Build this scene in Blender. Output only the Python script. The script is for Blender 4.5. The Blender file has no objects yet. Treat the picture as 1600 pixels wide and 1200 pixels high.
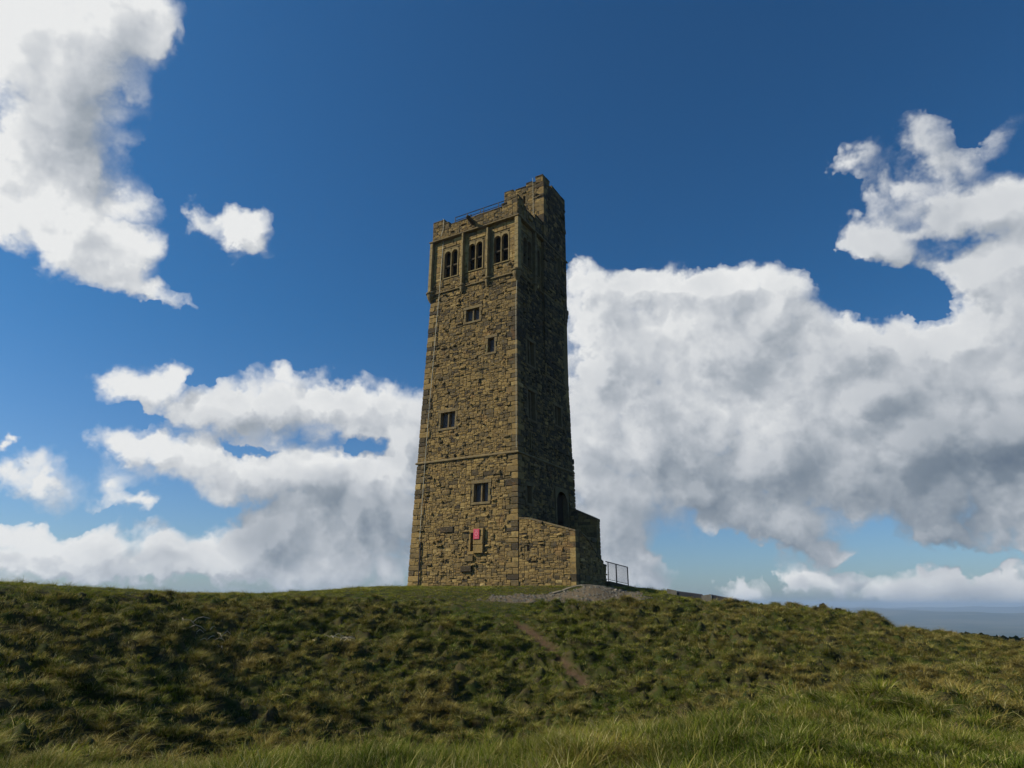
import bpy, bmesh, math, random
import numpy as np
from mathutils import Matrix, Vector, Euler

random.seed(7)
rng = np.random.default_rng(11)
C = bpy.context.scene.collection
scene = bpy.context.scene

# ------------------------------------------------------------------ camera
cam_data = bpy.data.cameras.new("camera")
cam = bpy.data.objects.new("camera", cam_data)
C.objects.link(cam)
cam_data.sensor_width = 36.0
cam_data.lens = 36.0 * 1007.58 / 1600.0
cam_data.clip_start = 0.1
cam_data.clip_end = 60000.0
cam.matrix_world = (Matrix.Rotation(math.pi / 2 + 0.32721, 4, 'X') @ Matrix.Rotation(0.00647, 4, 'Z'))
scene.camera = cam

# ------------------------------------------------------------------ exposure, sun, sky
vs = scene.view_settings
scene.display_settings.display_device = 'sRGB'
vs.view_transform = 'Standard'
vs.look = 'None'
vs.exposure = 0.0
vs.gamma = 1.0
vs.use_curve_mapping = False

SUN_AZ = 266.0      # clockwise from +Y
SUN_EL = 37.0
az, el = math.radians(SUN_AZ), math.radians(SUN_EL)
SUN = Vector((math.sin(az) * math.cos(el), math.cos(az) * math.cos(el), math.sin(el)))
sd = bpy.data.lights.new("sun", 'SUN')
sd.energy = 5.0
sd.angle = math.radians(0.55)
sd.color = (1.0, 0.90, 0.73)
so = bpy.data.objects.new("sun", sd)
C.objects.link(so)
so.rotation_euler = SUN.to_track_quat('Z', 'Y').to_euler()
so.location = (-60, -10, 60)


class NT:
    """short-hand for building node trees"""
    def __init__(self, tree):
        self.t = tree

    def n(self, kind, **kw):
        nd = self.t.nodes.new(kind)
        ins = kw.pop('ins', None)
        for k, v in kw.items():
            setattr(nd, k, v)
        if ins:
            for k, v in ins.items():
                self.set(nd, k, v)
        return nd

    def set(self, nd, key, v):
        s = nd.inputs[key]
        if isinstance(v, bpy.types.NodeSocket):
            self.t.links.new(v, s)
        else:
            s.default_value = v

    def m(self, op, a, b=None, c=None, clamp=False):
        nd = self.t.nodes.new('ShaderNodeMath')
        nd.operation = op
        nd.use_clamp = clamp
        for i, v in enumerate((a, b, c)):
            if v is not None:
                self.set(nd, i, v)
        return nd.outputs[0]

    def vm(self, op, a, b=None, s=None):
        nd = self.t.nodes.new('ShaderNodeVectorMath')
        nd.operation = op
        self.set(nd, 0, a)
        if b is not None:
            self.set(nd, 1, b)
        if s is not None:
            self.set(nd, 'Scale', s)
        return nd.outputs[0]

    def noise(self, vec, scale, detail=4, rough=0.5, out=0, dist=0.0):
        nd = self.n('ShaderNodeTexNoise', ins={'Scale': scale, 'Detail': detail, 'Roughness': rough, 'Distortion': dist})
        if vec is not None:
            self.set(nd, 'Vector', vec)
        return nd.outputs[out]

    def ss(self, v, a, b, lo=0.0, hi=1.0):
        nd = self.n('ShaderNodeMapRange', interpolation_type='SMOOTHSTEP')
        self.set(nd, 0, v)
        for i, x in zip((1, 2, 3, 4), (a, b, lo, hi)):
            self.set(nd, i, x)
        return nd.outputs[0]

    def mix(self, f, a, b, mode='MIX'):
        nd = self.n('ShaderNodeMix', data_type='RGBA', blend_type=mode)
        self.set(nd, 0, f)
        self.set(nd, 6, a)
        self.set(nd, 7, b)
        return nd.outputs[2]

    def ramp(self, v, stops, interp='LINEAR'):
        nd = self.n('ShaderNodeValToRGB')
        nd.color_ramp.interpolation = interp
        cr = nd.color_ramp
        while len(cr.elements) < len(stops):
            cr.elements.new(0.5)
        for e, (p, c) in zip(cr.elements, stops):
            e.position = p
            e.color = (*c, 1.0)
        self.set(nd, 0, v)
        return nd.outputs[0]


# clouds of this sky as soft ellipses: azimuth, elevation, half axes, tilt (degrees on the sky)
CLOUD=[(-44.55, 37.97, 7.94, 4.58, -150.28, 1.0),(-39.81, 40.53, 5.69, 3.17, -154.98, 1.0),(-36.97, 42.1, 2.55, 1.81, -155.33, 0.8),(-41.09, 33.82, 5.66, 4.52, -145.38, 1.0),(-41.03, 28.83, 6.14, 3.87, -155.46, 1.0),(-37.3, 27.79, 4.19, 3.84, 73.98, 1.0),(-35.53, 24.95, 3.34, 3.02, -148.21, 1.0),(-33.18, 23.6, 1.81, 1.07, 172.4, 0.6),(-41.97, 26.18, 2.79, 2.51, -129.42, 1.0),(-50.16, 32.52, 11.25, 6.56, 102.43, 1.0),(-26.79, 29.65, 3.58, 1.61, 179.5, 1.0),(-24.48, 29.01, 2.31, 2.12, 22.26, 0.7),(-29.97, 29.65, 1.43, 1.21, -158.21, 0.5),(-31.37, 15.37, 2.29, 1.87, -157.17, 0.85),(-29.66, 16.76, 1.69, 1.12, 84.18, 1.0),(-25.37, 14.55, 4.37, 2.17, -173.54, 1.0),(-19.87, 15.42, 6.84, 2.95, -174.6, 1.0),(-13.92, 15.93, 5.31, 3.42, -176.52, 1.0),(-10.38, 13.92, 5.1, 4.17, -179.21, 1.0),(-21.26, 18.07, 1.8, 1.17, 166.06, 0.6),(-30.05, 11.68, 3.99, 1.26, 177.57, 1.0),(-25.24, 10.43, 7.13, 2.12, 179.47, 1.0),(-17.64, 9.7, 7.83, 3.17, 177.75, 1.0),(-11.11, 8.39, 6.54, 4.59, -179.98, 1.0),(-31.62, 8.35, 1.69, 1.33, 147.81, 0.7),(-28.82, 7.05, 2.17, 0.82, -176.62, 0.7),(-20.2, 5.4, 4.66, 2.28, -179.07, 1.0),(-13.58, 5.64, 7.9, 4.46, -179.73, 1.0),(-15.88, 2.49, 10.11, 2.27, -179.16, 1.0),(-34.47, 4.3, 9.14, 1.67, 179.57, 1.0),(-32.89, 2.07, 11.55, 2.11, -178.55, 1.0),(-24.13, 2.79, 6.4, 2.4, -179.44, 1.0),(-36.26, 8.56, 2.65, 1.82, 164.17, 0.85),(-39.42, 10.39, 0.63, 0.53, -179.26, 1.0),(8.71, 26.72, 5.56, 2.48, 176.7, 1.0),(15.97, 26.4, 5.3, 2.27, 173.65, 1.0),(21.64, 25.67, 4.7, 2.21, 171.2, 1.0),(23.77, 23.23, 3.18, 2.87, 167.04, 1.0),(12.06, 21.78, 8.82, 5.56, 176.07, 1.0),(19.26, 19.51, 10.89, 6.48, 174.19, 1.0),(25.76, 17.15, 9.84, 5.95, 173.04, 1.0),(28.5, 19.09, 3.82, 2.79, 170.7, 1.0),(32.41, 17.42, 4.83, 3.67, 170.39, 1.0),(36.67, 17.35, 4.81, 3.74, 168.07, 1.0),(40.18, 20.75, 4.07, 3.78, 95.73, 1.0),(36.19, 27.57, 5.77, 1.95, 168.39, 0.85),(40.7, 27.32, 4.39, 1.86, 169.01, 0.8),(32.01, 27.98, 2.43, 1.44, 164.1, 1.0),(34.02, 25.99, 3.31, 1.62, 139.18, 1.0),(41.6, 23.56, 3.96, 2.64, 80.25, 1.0),(37.49, 23.37, 2.5, 1.75, 161.79, 1.0),(37.45, 33.08, 2.85, 1.66, 158.3, 0.62),(32.37, 33.5, 2.46, 0.95, -178.32, 0.6),(34.9, 31.31, 3.39, 1.34, 143.9, 0.55),(42.53, 32.09, 2.13, 1.22, -152.08, 0.38),(39.71, 31.13, 2.15, 1.3, 156.86, 0.45),(35.55, 29.92, 3.77, 1.35, 148.09, 0.5),(38.94, 29.78, 3.02, 1.41, 159.67, 0.5),(26.23, 23.87, 2.08, 1.02, 140.24, 0.5),(6.64, 29.57, 1.65, 1.2, 176.92, 0.4),(-30.71, 28.21, 1.24, 0.81, 132.38, 0.35),(-39.18, 21.27, 2.74, 0.64, -169.88, 0.34),(-31.09, 22.58, 1.87, 0.6, 171.27, 0.36),(5.84, 13.61, 8.66, 7.86, -178.29, 1.0),(11.5, 12.9, 8.38, 6.63, 179.91, 1.0),(19.42, 10.88, 10.27, 5.55, 177.71, 1.0),(29.13, 11.15, 11.13, 5.43, 175.39, 1.0),(35.43, 10.93, 8.59, 6.01, 176.32, 1.0),(21.36, 5.72, 5.34, 2.12, 179.05, 1.0),(25.13, 3.93, 3.12, 1.08, 168.33, 1.0),(8.38, 5.88, 4.92, 3.74, -177.88, 1.0),(33.92, 4.87, 3.39, 1.46, 166.12, 1.0),(38.24, 7.89, 4.0, 3.15, 69.0, 1.0),(42.92, 12.04, 10.6, 6.45, 75.95, 1.0),(18.72, 1.57, 1.87, 1.37, -173.42, 1.0),(24.1, 1.98, 3.28, 1.62, -178.24, 1.0),(11.47, 3.22, 2.01, 1.03, -179.15, 1.0),(12.42, 1.68, 2.6, 1.32, -178.7, 1.0),(30.78, 0.35, 5.99, 1.49, -179.15, 1.0),(36.07, 0.5, 4.98, 2.47, -176.22, 1.0),(32.68, 2.24, 1.17, 0.66, -176.77, 1.0),(7.7, 2.19, 4.29, 2.07, -179.25, 1.0),(37.57, 2.77, 0.74, 0.63, -144.35, 1.0)]
GAP=[(32.8, 23.32, 4.4, 2.31, 155.52),(-13.61, 12.31, 2.86, 0.87, 175.14),(-26.13, 7.0, 1.82, 0.99, -178.23),(17.71, 3.88, 4.76, 0.91, 179.32),(21.49, 1.9, 1.17, 0.56, 81.44),(15.26, 1.93, 1.23, 1.1, 65.39),(28.49, 2.81, 3.4, 0.7, 179.22),(35.61, 2.82, 3.0, 0.58, -171.93),(-31.73, 13.68, 2.6, 0.39, -177.2),(-22.28, 12.0, 2.01, 0.41, 174.61),(-27.84, 1.06, 8.47, 0.64, -179.09),(40.19, 33.01, 0.87, 0.51, 156.02),(-32.86, 6.13, 1.59, 0.64, -176.87),(-37.36, 5.77, 2.13, 0.52, -175.62),(-39.13, 21.05, 4.71, 0.73, -164.25)]
GREY=[(-38.19, 34.97, 5.19, 4.61, -135.66, 0.8),(-37.66, 40.09, 3.95, 2.85, -153.81, 0.5),(-41.36, 30.08, 3.79, 3.32, -133.69, 0.35),(-39.83, 32.51, 3.73, 2.69, 173.95, 0.4),(-19.55, 12.76, 8.86, 0.85, 176.55, 0.35),(-17.39, 7.33, 5.65, 2.35, -178.06, 0.5),(-10.89, 5.19, 5.36, 3.17, 179.95, 0.5),(-19.71, 5.42, 3.46, 2.28, 178.86, 0.6),(-28.14, 2.9, 1.36, 0.62, 158.79, 0.4),(-13.27, 8.31, 6.46, 1.18, 177.24, 0.3),(-32.8, 1.63, 5.39, 1.75, -179.63, 0.15),(31.78, 13.81, 6.05, 3.9, 173.64, 0.5),(23.03, 19.61, 6.25, 3.17, 172.73, 0.25),(26.51, 8.88, 9.17, 3.49, 176.75, 0.6),(36.23, 8.99, 5.53, 3.45, -162.22, 0.9),(33.5, 4.66, 4.28, 2.02, 179.53, 1.0),(17.77, 9.91, 7.8, 3.18, 177.81, 0.45),(23.17, 4.81, 5.64, 1.73, 178.91, 0.7),(8.93, 5.87, 5.45, 4.8, -173.57, 0.6),(24.95, 0.94, 2.68, 0.75, -179.39, 0.4),(33.4, -0.15, 8.27, 1.7, -179.0, 0.7),(11.77, 17.33, 5.16, 3.35, 177.35, 0.15),(13.87, 7.39, 6.37, 2.66, 179.14, 0.35),(39.66, 13.06, 8.91, 3.22, 77.86, 0.3),(37.51, 33.29, 4.15, 2.62, 157.4, 0.25),(36.52, 27.0, 6.62, 2.76, 162.86, 0.2)]


grp = bpy.data.node_groups.new("cloud_density", 'ShaderNodeTree')
grp.interface.new_socket("Dir", in_out='INPUT', socket_type='NodeSocketVector')
grp.interface.new_socket("Density", in_out='OUTPUT', socket_type='NodeSocketFloat')
g = NT(grp)
gi = g.n('NodeGroupInput')
go = g.n('NodeGroupOutput')
d0 = gi.outputs[0]
# ragged, billowing edges: the direction is bent by noise before the ellipses are read
w1 = g.vm('SUBTRACT', g.noise(d0, 9.0, 2, 0.5, out=1), (0.5, 0.5, 0.5))
w2 = g.vm('SUBTRACT', g.noise(d0, 34.0, 3, 0.6, out=1), (0.5, 0.5, 0.5))
dw = g.vm('ADD', d0, g.vm('SCALE', w1, s=0.085))
dw = g.vm('ADD', dw, g.vm('SCALE', w2, s=0.046))
dn = g.vm('NORMALIZE', dw)
sx = g.n('ShaderNodeSeparateXYZ', ins={0: dn})
A = g.m('MULTIPLY', g.m('ARCTAN2', sx.outputs[0], sx.outputs[1]), 57.29578)
E_ = g.m('MULTIPLY', g.m('ARCSINE', sx.outputs[2]), 57.29578)
ae = g.n('ShaderNodeCombineXYZ', ins={0: A, 1: E_}).outputs[0]


def blob(nt, vec, b, grow=1.0):
    mp = nt.n('ShaderNodeMapping', vector_type='TEXTURE')
    nt.set(mp, 0, vec)
    mp.inputs[1].default_value = (b[0], b[1], 0)
    mp.inputs[2].default_value = (0, 0, math.radians(b[4]))
    mp.inputs[3].default_value = (b[2] * grow, b[3] * grow, 1)
    gr = nt.n('ShaderNodeTexGradient', gradient_type='SPHERICAL')
    nt.set(gr, 0, mp.outputs[0])
    return gr.outputs[1]


S = None
for b in CLOUD:
    v = g.m('SUBTRACT', 1.0, g.m('MULTIPLY', blob(g, ae, b, 1.30), b[5]))
    S = v if S is None else g.m('MULTIPLY', S, v)
S = g.m('SUBTRACT', 1.0, S)
# unseen sky beyond the frame: cloud thinned to cut fill on the shaded face
low = g.noise(d0, 2.6, 3, 0.5)
aside = g.ss(g.m('ABSOLUTE', g.m('SUBTRACT', A, 0.0)), 44.0, 62.0)
over = g.ss(E_, 50.0, 64.0)
outer = g.m('MULTIPLY', g.m('MAXIMUM', aside, over), g.ss(low, 0.60, 0.74))
S = g.m('MAXIMUM', S, g.m('MULTIPLY', outer, 0.8))
for b in GAP:
    S = g.m('SUBTRACT', S, g.m('MULTIPLY', blob(g, ae, b, 1.35), 1.0))
n1 = g.noise(d0, 17.0, 8, 0.60)
b1 = g.m('ABSOLUTE', g.m('SUBTRACT', g.noise(dn, 12.0, 0), 0.5))
b2 = g.m('ABSOLUTE', g.m('SUBTRACT', g.noise(dn, 27.0, 0), 0.5))
bil = g.m('SUBTRACT', g.m('ADD', g.m('MULTIPLY', b1, 1.6), g.m('MULTIPLY', b2, 0.9)), 0.30)
N = g.m('ADD', g.m('MULTIPLY', g.m('SUBTRACT', n1, 0.5), 1.35), g.m('MULTIPLY', bil, 0.95))
fade = g.ss(S, 0.01, 0.17)      # nothing far outside the ellipses
D = g.m('ADD', g.m('MULTIPLY', g.m('SUBTRACT', S, 0.29), 1.4), g.m('MULTIPLY', N, fade))
D = g.m('SUBTRACT', D, g.m('MULTIPLY', g.m('SUBTRACT', 1.0, fade), 0.35))
g.set(go, 0, D)

world = bpy.data.worlds.new("World")
scene.world = world
world.use_nodes = True
wt = world.node_tree
wt.nodes.clear()
w = NT(wt)
tc = w.n('ShaderNodeTexCoord').outputs['Generated']
sky = w.n('ShaderNodeTexSky', sky_type='NISHITA', sun_disc=False, sun_elevation=el, sun_rotation=math.radians(SUN_AZ),
          altitude=300.0, air_density=1.0, dust_density=0.9, ozone_density=2.6)
sep = w.n('ShaderNodeSeparateXYZ', ins={0: tc})
elev = w.m('MULTIPLY', w.m('ARCSINE', sep.outputs[2]), 57.29578)
clear = w.n('ShaderNodeGamma', ins={0: sky.outputs[0], 1: 1.07}).outputs[0]
tintc = w.mix(w.ss(elev, -2.0, 26.0), (0.56, 0.69, 0.87, 1.0), (0.265, 0.635, 0.86, 1.0))
clear = w.mix(1.0, clear, tintc, "MULTIPLY")


def dens(vec):
    nd = w.n('ShaderNodeGroup', node_tree=grp)
    w.set(nd, 0, vec)
    return nd.outputs[0]


D0 = dens(tc)
sunv = SUN.normalized()
side = Vector((sunv.x, sunv.y, sunv.z + 0.35)).normalized()
D1 = dens(w.vm('NORMALIZE', w.vm('ADD', tc, tuple(side * 0.040))))
alpha = w.m('POWER', w.ss(D0, -0.30, 0.55), 1.1)
lit = w.m('MULTIPLY', w.m('SUBTRACT', D0, D1), 0.42)
warp = w.vm('SCALE', w.vm('SUBTRACT', w.noise(tc, 11.0, 3, 0.55, out=1), (0.5, 0.5, 0.5)), s=0.11)
dg = w.vm('NORMALIZE', w.vm('ADD', tc, warp))
sg = w.n('ShaderNodeSeparateXYZ', ins={0: dg})
aeg = w.n('ShaderNodeCombineXYZ', ins={0: w.m('MULTIPLY', w.m('ARCTAN2', sg.outputs[0], sg.outputs[1]), 57.29578),
                                       1: w.m('MULTIPLY', w.m('ARCSINE', sg.outputs[2]), 57.29578)}).outputs[0]
G_ = None
for b in GREY:
    v = w.m('SUBTRACT', 1.0, w.m('MULTIPLY', blob(w, aeg, b, 1.5), min(1.0, b[5] * 1.1)))
    G_ = v if G_ is None else w.m('MULTIPLY', G_, v)
G_ = w.m('SUBTRACT', 1.0, G_)
soft = w.noise(dg, 13.0, 6, 0.52)
thick = w.ss(D0, 0.15, 1.0)
val = w.m('ADD', 0.85, w.m('MAXIMUM', w.m('MINIMUM', lit, 0.14), -0.19))
val = w.m('ADD', val, w.m('MULTIPLY', w.m('SUBTRACT', w.noise(dg, 5.5, 2, 0.5), 0.5), 0.34))
val = w.m('ADD', val, w.m('MULTIPLY', w.m('SUBTRACT', soft, 0.5), 0.27))
val = w.m('SUBTRACT', val, w.m('MULTIPLY', thick, 0.07))
val = w.m('SUBTRACT', val, w.m('MULTIPLY', G_, 0.53))
sunny = w.m('MULTIPLY', w.ss(w.n('ShaderNodeVectorMath', operation='DOT_PRODUCT', ins={0: tc, 1: tuple(sunv)}).outputs['Value'], 0.25, 0.9), 0.30)
val = w.m('ADD', val, sunny)
ccol = w.ramp(val, [(0.0, (0.11, 0.15, 0.21)), (0.25, (0.19, 0.235, 0.29)), (0.5, (0.345, 0.385, 0.435)),
                    (0.72, (0.52, 0.55, 0.59)), (0.9, (0.68, 0.70, 0.72)), (1.0, (0.82, 0.83, 0.83))])
BG = 0.10
ccol = w.vm('SCALE', ccol, s=1.0 / BG)
col = w.mix(alpha, clear, ccol)
bg = w.n('ShaderNodeBackground', ins={0: col, 1: BG})
out = w.n('ShaderNodeOutputWorld', ins={0: bg.outputs[0]})
world.cycles.sampling_method = 'MANUAL'
world.cycles.sample_map_resolution = 512

scene.cycles.use_adaptive_sampling = True
scene.cycles.adaptive_threshold = 0.02
scene.cycles.adaptive_min_samples = 16
scene.cycles.max_bounces = 4
scene.cycles.diffuse_bounces = 2
scene.cycles.glossy_bounces = 2
scene.cycles.transmission_bounces = 2
scene.cycles.use_denoising = True


# ------------------------------------------------------------------ helpers
def mat(name):
    m = bpy.data.materials.new(name)
    m.use_nodes = True
    m.node_tree.nodes.clear()
    return m, NT(m.node_tree)


def finish(nt, color, rough=0.9, normal=None, spec=0.3, metal=0.0, **kw):
    b = nt.n('ShaderNodeBsdfPrincipled', ins={'Base Color': color, 'Roughness': rough, 'Specular IOR Level': spec, 'Metallic': metal})
    if normal is not None:
        nt.set(b, 'Normal', normal)
    nt.n('ShaderNodeOutputMaterial', ins={0: b.outputs[0]})
    return b


def bump(nt, h, strength=0.5, dist=0.02):
    return nt.n('ShaderNodeBump', ins={'Strength': strength, 'Distance': dist, 'Height': h}).outputs[0]


def mesh_np(name, verts, faces, material=None, smooth=False, attrs=None):
    """faces: (n,4) or (n,3) int array"""
    me = bpy.data.meshes.new(name)
    verts = np.asarray(verts, dtype=np.float32)
    faces = np.asarray(faces, dtype=np.int32)
    k = faces.shape[1]
    me.vertices.add(len(verts))
    me.vertices.foreach_set('co', verts.ravel())
    me.loops.add(faces.size)
    me.loops.foreach_set('vertex_index', faces.ravel())
    me.polygons.add(len(faces))
    me.polygons.foreach_set('loop_start', np.arange(0, faces.size, k, dtype=np.int32))
    me.polygons.foreach_set('loop_total', np.full(len(faces), k, dtype=np.int32))
    me.polygons.foreach_set('use_smooth', np.full(len(faces), smooth, dtype=bool))
    for an, (dom, vals) in (attrs or {}).items():
        a = me.attributes.new(an, 'FLOAT', dom)
        a.data.foreach_set('value', np.asarray(vals, dtype=np.float32))
    me.update(calc_edges=True)
    if material:
        me.materials.append(material)
    return me


def obj(name, me, parent=None, **props):
    o = bpy.data.objects.new(name, me)
    C.objects.link(o)
    if parent:
        o.parent = parent
    for k, v in props.items():
        o[k] = v
    return o


def empty(name, loc, **props):
    o = bpy.data.objects.new(name, None)
    C.objects.link(o)
    o.location = loc
    o.empty_display_size = 0.3
    for k, v in props.items():
        o[k] = v
    return o


def child(o, parent):
    """parent o, whose mesh holds world coordinates, without moving it"""
    o.parent = parent
    o.matrix_parent_inverse = Matrix.Translation(-Vector(parent.location)) if parent.parent is None else Matrix()
    return o


# smooth lattice noise for the lie of the land
_perm = rng.permutation(512)
_grad = rng.uniform(0, 2 * np.pi, 512)


def pnoise(x, y, seed=0):
    x = np.asarray(x, float) + seed * 17.13
    y = np.asarray(y, float) + seed * 7.71
    xi = np.floor(x).astype(int)
    yi = np.floor(y).astype(int)
    xf, yf = x - xi, y - yi
    u = xf * xf * xf * (xf * (xf * 6 - 15) + 10)
    v = yf * yf * yf * (yf * (yf * 6 - 15) + 10)

    def gr(ix, iy, dx, dy):
        a = _grad[(_perm[(ix + _perm[iy & 511]) & 511])]
        return np.cos(a) * dx + np.sin(a) * dy
    n00 = gr(xi, yi, xf, yf)
    n10 = gr(xi + 1, yi, xf - 1, yf)
    n01 = gr(xi, yi + 1, xf, yf - 1)
    n11 = gr(xi + 1, yi + 1, xf - 1, yf - 1)
    return (n00 * (1 - u) + n10 * u) * (1 - v) + (n01 * (1 - u) + n11 * u) * v * 1.0


def fbm(x, y, seed, octs=4, gain=0.5):
    s, a, f = 0, 1.0, 1.0
    for i in range(octs):
        s = s + a * pnoise(x * f, y * f, seed + i * 3)
        a *= gain
        f *= 2.03
    return s


def sstep(x, a, b):
    t = np.clip((x - a) / (b - a), 0, 1)
    return t * t * (3 - 2 * t)


# ------------------------------------------------------------------ lie of the land
# profiles out from the viewer: azimuth (degrees clockwise from +Y) -> (distance, height)
FAR = [(160, -14), (300, -45), (700, -105), (1500, -118), (60000, -118)]
PROFILE = [
    (-180, [(0, -1.6), (20, -1.6), (60, -1.0), (100, -4)] + FAR),
    (-75, [(0, -1.6), (9, -1.5), (14, -0.6), (20, 0.9), (30, 0.9), (60, 0.4), (100, -4)] + FAR),
    (-52, [(0, -1.6), (9, -1.6), (13, -1.3), (17, -0.5), (21, 0.55), (30, 0.8), (55, 0.4), (100, -4)] + FAR),
    (-37, [(0, -1.6), (8, -1.63), (10, -1.75), (12.5, -2.0), (16, -1.78), (20, -1.05), (24, 0.0), (26.5, 0.47), (29, 0.55), (50, 0.3), (100, -4)] + FAR),
    (-29, [(0, -1.6), (8, -1.7), (10, -2.0), (13, -2.7), (16, -2.85), (20, -2.15), (25, -0.6), (28.5, 0.2), (31.5, 0.42), (50, 0.2), (100, -4)] + FAR),
    (-20.5, [(0, -1.6), (7.5, -1.62), (9.2, -1.95), (13, -3.1), (17, -3.6), (20, -3.35), (25, -2.2), (30, -0.8), (33.5, 0.05), (36.5, 0.36), (45, 0.36), (60, 0.0), (100, -4)] + FAR),
    (-10.5, [(0, -1.6), (7.5, -1.60), (9.2, -1.88), (13, -3.2), (17, -4.0), (21, -3.8), (26, -2.5), (31, -0.85), (34.5, 0.15), (37.5, 0.58), (41, 0.86), (46, 0.9), (60, 0.4), (100, -4)] + FAR),
    (0, [(0, -1.6), (8, -1.66), (9.5, -1.92), (14, -3.4), (18, -4.15), (22, -3.8), (26, -2.75), (30, -1.45), (34, -0.25), (36.5, 0.38), (38.5, 0.80), (41, 0.93), (62, 0.7), (100, -4)] + FAR),
    (10.5, [(0, -1.58), (9, -1.55), (11, -1.85), (15, -3.1), (19, -3.7), (24, -3.0), (29, -1.55), (33, -0.50), (36.5, 0.20), (39, 0.66), (42, 0.90), (50, 0.9), (62, 0.5), (100, -5)] + FAR),
    (20.5, [(0, -1.5), (9, -1.38), (12, -1.55), (15, -2.3), (19, -2.85), (24, -2.55), (29, -1.5), (34, -0.55), (38, -0.28), (41.5, -0.14), (45, -0.20), (60, -0.9), (100, -7)] + FAR),
    (28.0, [(0, -1.5), (9, -1.38), (14, -1.55), (17, -2.0), (20, -2.4), (25, -2.3), (32, -1.5), (38, -0.80), (41, -0.62), (43.5, -0.60), (52, -1.6), (75, -2.6), (100, -6)] + FAR),
    (29.3, [(0, -1.5), (9, -1.38), (14, -1.55), (20, -2.3), (26, -2.25), (32, -1.75), (38, -1.42), (44, -1.42), (52, -1.65), (80, -2.55), (100, -5)] + FAR),
    (37, [(0, -1.5), (9, -1.45), (14, -1.7), (20, -2.15), (28, -2.3), (36, -2.2), (46, -2.1), (60, -2.3), (75, -2.75), (92, -4), (110, -7)] + FAR),
    (50, [(0, -1.5), (10, -1.5), (20, -2.0), (40, -2.3), (60, -2.6), (90, -4.2)] + FAR),
    (180, [(0, -1.6), (20, -1.6), (60, -1.0), (100, -4)] + FAR),
]
_rs = np.concatenate([np.arange(0, 120, 0.5), np.geomspace(120, 59000, 120)])
_az = np.array([p[0] for p in PROFILE], float)
_tab = []
for _, pr in PROFILE:
    r_, z_ = np.array(pr).T
    zz = np.interp(_rs, r_, z_)
    k = np.exp(-0.5 * (np.arange(-4, 5) / 1.7) ** 2)
    k /= k.sum()
    sm = np.convolve(np.pad(zz[:240], 4, mode='edge'), k, 'valid')
    zz[:232] = sm[:232]
    _tab.append(zz)
_tab = np.array(_tab)

# tower frame: near corner, direction along the sunny face, direction along the shaded face
P0 = np.array([0.4413, 40.0113, 0.9305])
E1 = np.array([-0.86108, 0.50847, 0.0])
E2 = np.array([0.50847, 0.86108, 0.0])
TW, TD, TB = 8.36, 8.50, 0.0197


def base_height(x, y):
    r = np.hypot(x, y)
    a = np.degrees(np.arctan2(x, y))
    ri = np.interp(r, _rs, np.arange(len(_rs)))
    r0 = np.clip(ri.astype(int), 0, len(_rs) - 2)
    rf = ri - r0
    ai = np.interp(a, _az, np.arange(len(_az)))
    a0 = np.clip(ai.astype(int), 0, len(_az) - 2)
    af = ai - a0
    af = af * af * (3 - 2 * af) * 0.5 + af * 0.5
    z = ((_tab[a0, r0] * (1 - rf) + _tab[a0, r0 + 1] * rf) * (1 - af)
         + (_tab[a0 + 1, r0] * (1 - rf) + _tab[a0 + 1, r0 + 1] * rf) * af)
    # level stand round the tower
    dx, dy = x - P0[0], y - P0[1]
    u = dx * E1[0] + dy * E1[1]
    v = dx * E2[0] + dy * E2[1]
    du = np.maximum(np.maximum(-4.6 - u, u - TW), 0)
    dv = np.maximum(np.maximum(-v, v - TD), 0)
    d = np.hypot(du, dv)
    k = 1 - sstep(d, 0.15, 1.9)
    return z * (1 - k) + 0.915 * k


SCAR = [(0.10, 32.4, 0.12), (0.4, 31.8, 0.26), (1.0, 30.9, 0.36), (1.55, 29.4, 0.34), (1.9, 28.2, 0.12), (2.15, 27.2, 0.28), (2.65, 25.7, 0.30), (2.9, 24.9, 0.08), (3.2, 23.9, 0.15)]


def scar_dist(x, y):
    """below 1 inside the trodden-out strip of bare earth on the bank"""
    best = np.full(np.shape(x), 9.0)
    x, y = x + 0.22 * pnoise(x * 1.7, y * 1.7, 51), y + 0.22 * pnoise(x * 1.7, y * 1.7, 52)
    for (ax, ay, aw), (bx, by, bw) in zip(SCAR[:-1], SCAR[1:]):
        t = np.clip(((x - ax) * (bx - ax) + (y - ay) * (by - ay)) / ((bx - ax) ** 2 + (by - ay) ** 2), 0, 1)
        d = np.hypot(x - ax - t * (bx - ax), y - ay - t * (by - ay)) / (aw + t * (bw - aw))
        best = np.minimum(best, d)
    return best


def gravel_mask(x, y):
    dx, dy = x - P0[0], y - P0[1]
    u = dx * E1[0] + dy * E1[1]
    v = dx * E2[0] + dy * E2[1]
    # worn stony apron in front of the stair block
    n = fbm(x * 0.9, y * 0.9, 41, 3) * 0.5
    e = ((x - 2.9) / 5.0) ** 2 + ((y - 36.25 - (x - 2.9) * 0.13) / 1.02) ** 2
    e2 = ((x - 5.6) / 1.9) ** 2 + ((y - 37.8) / 1.1) ** 2
    return np.clip((1.0 - np.minimum(e, e2) + n) * 2.5, 0, 1)


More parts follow.
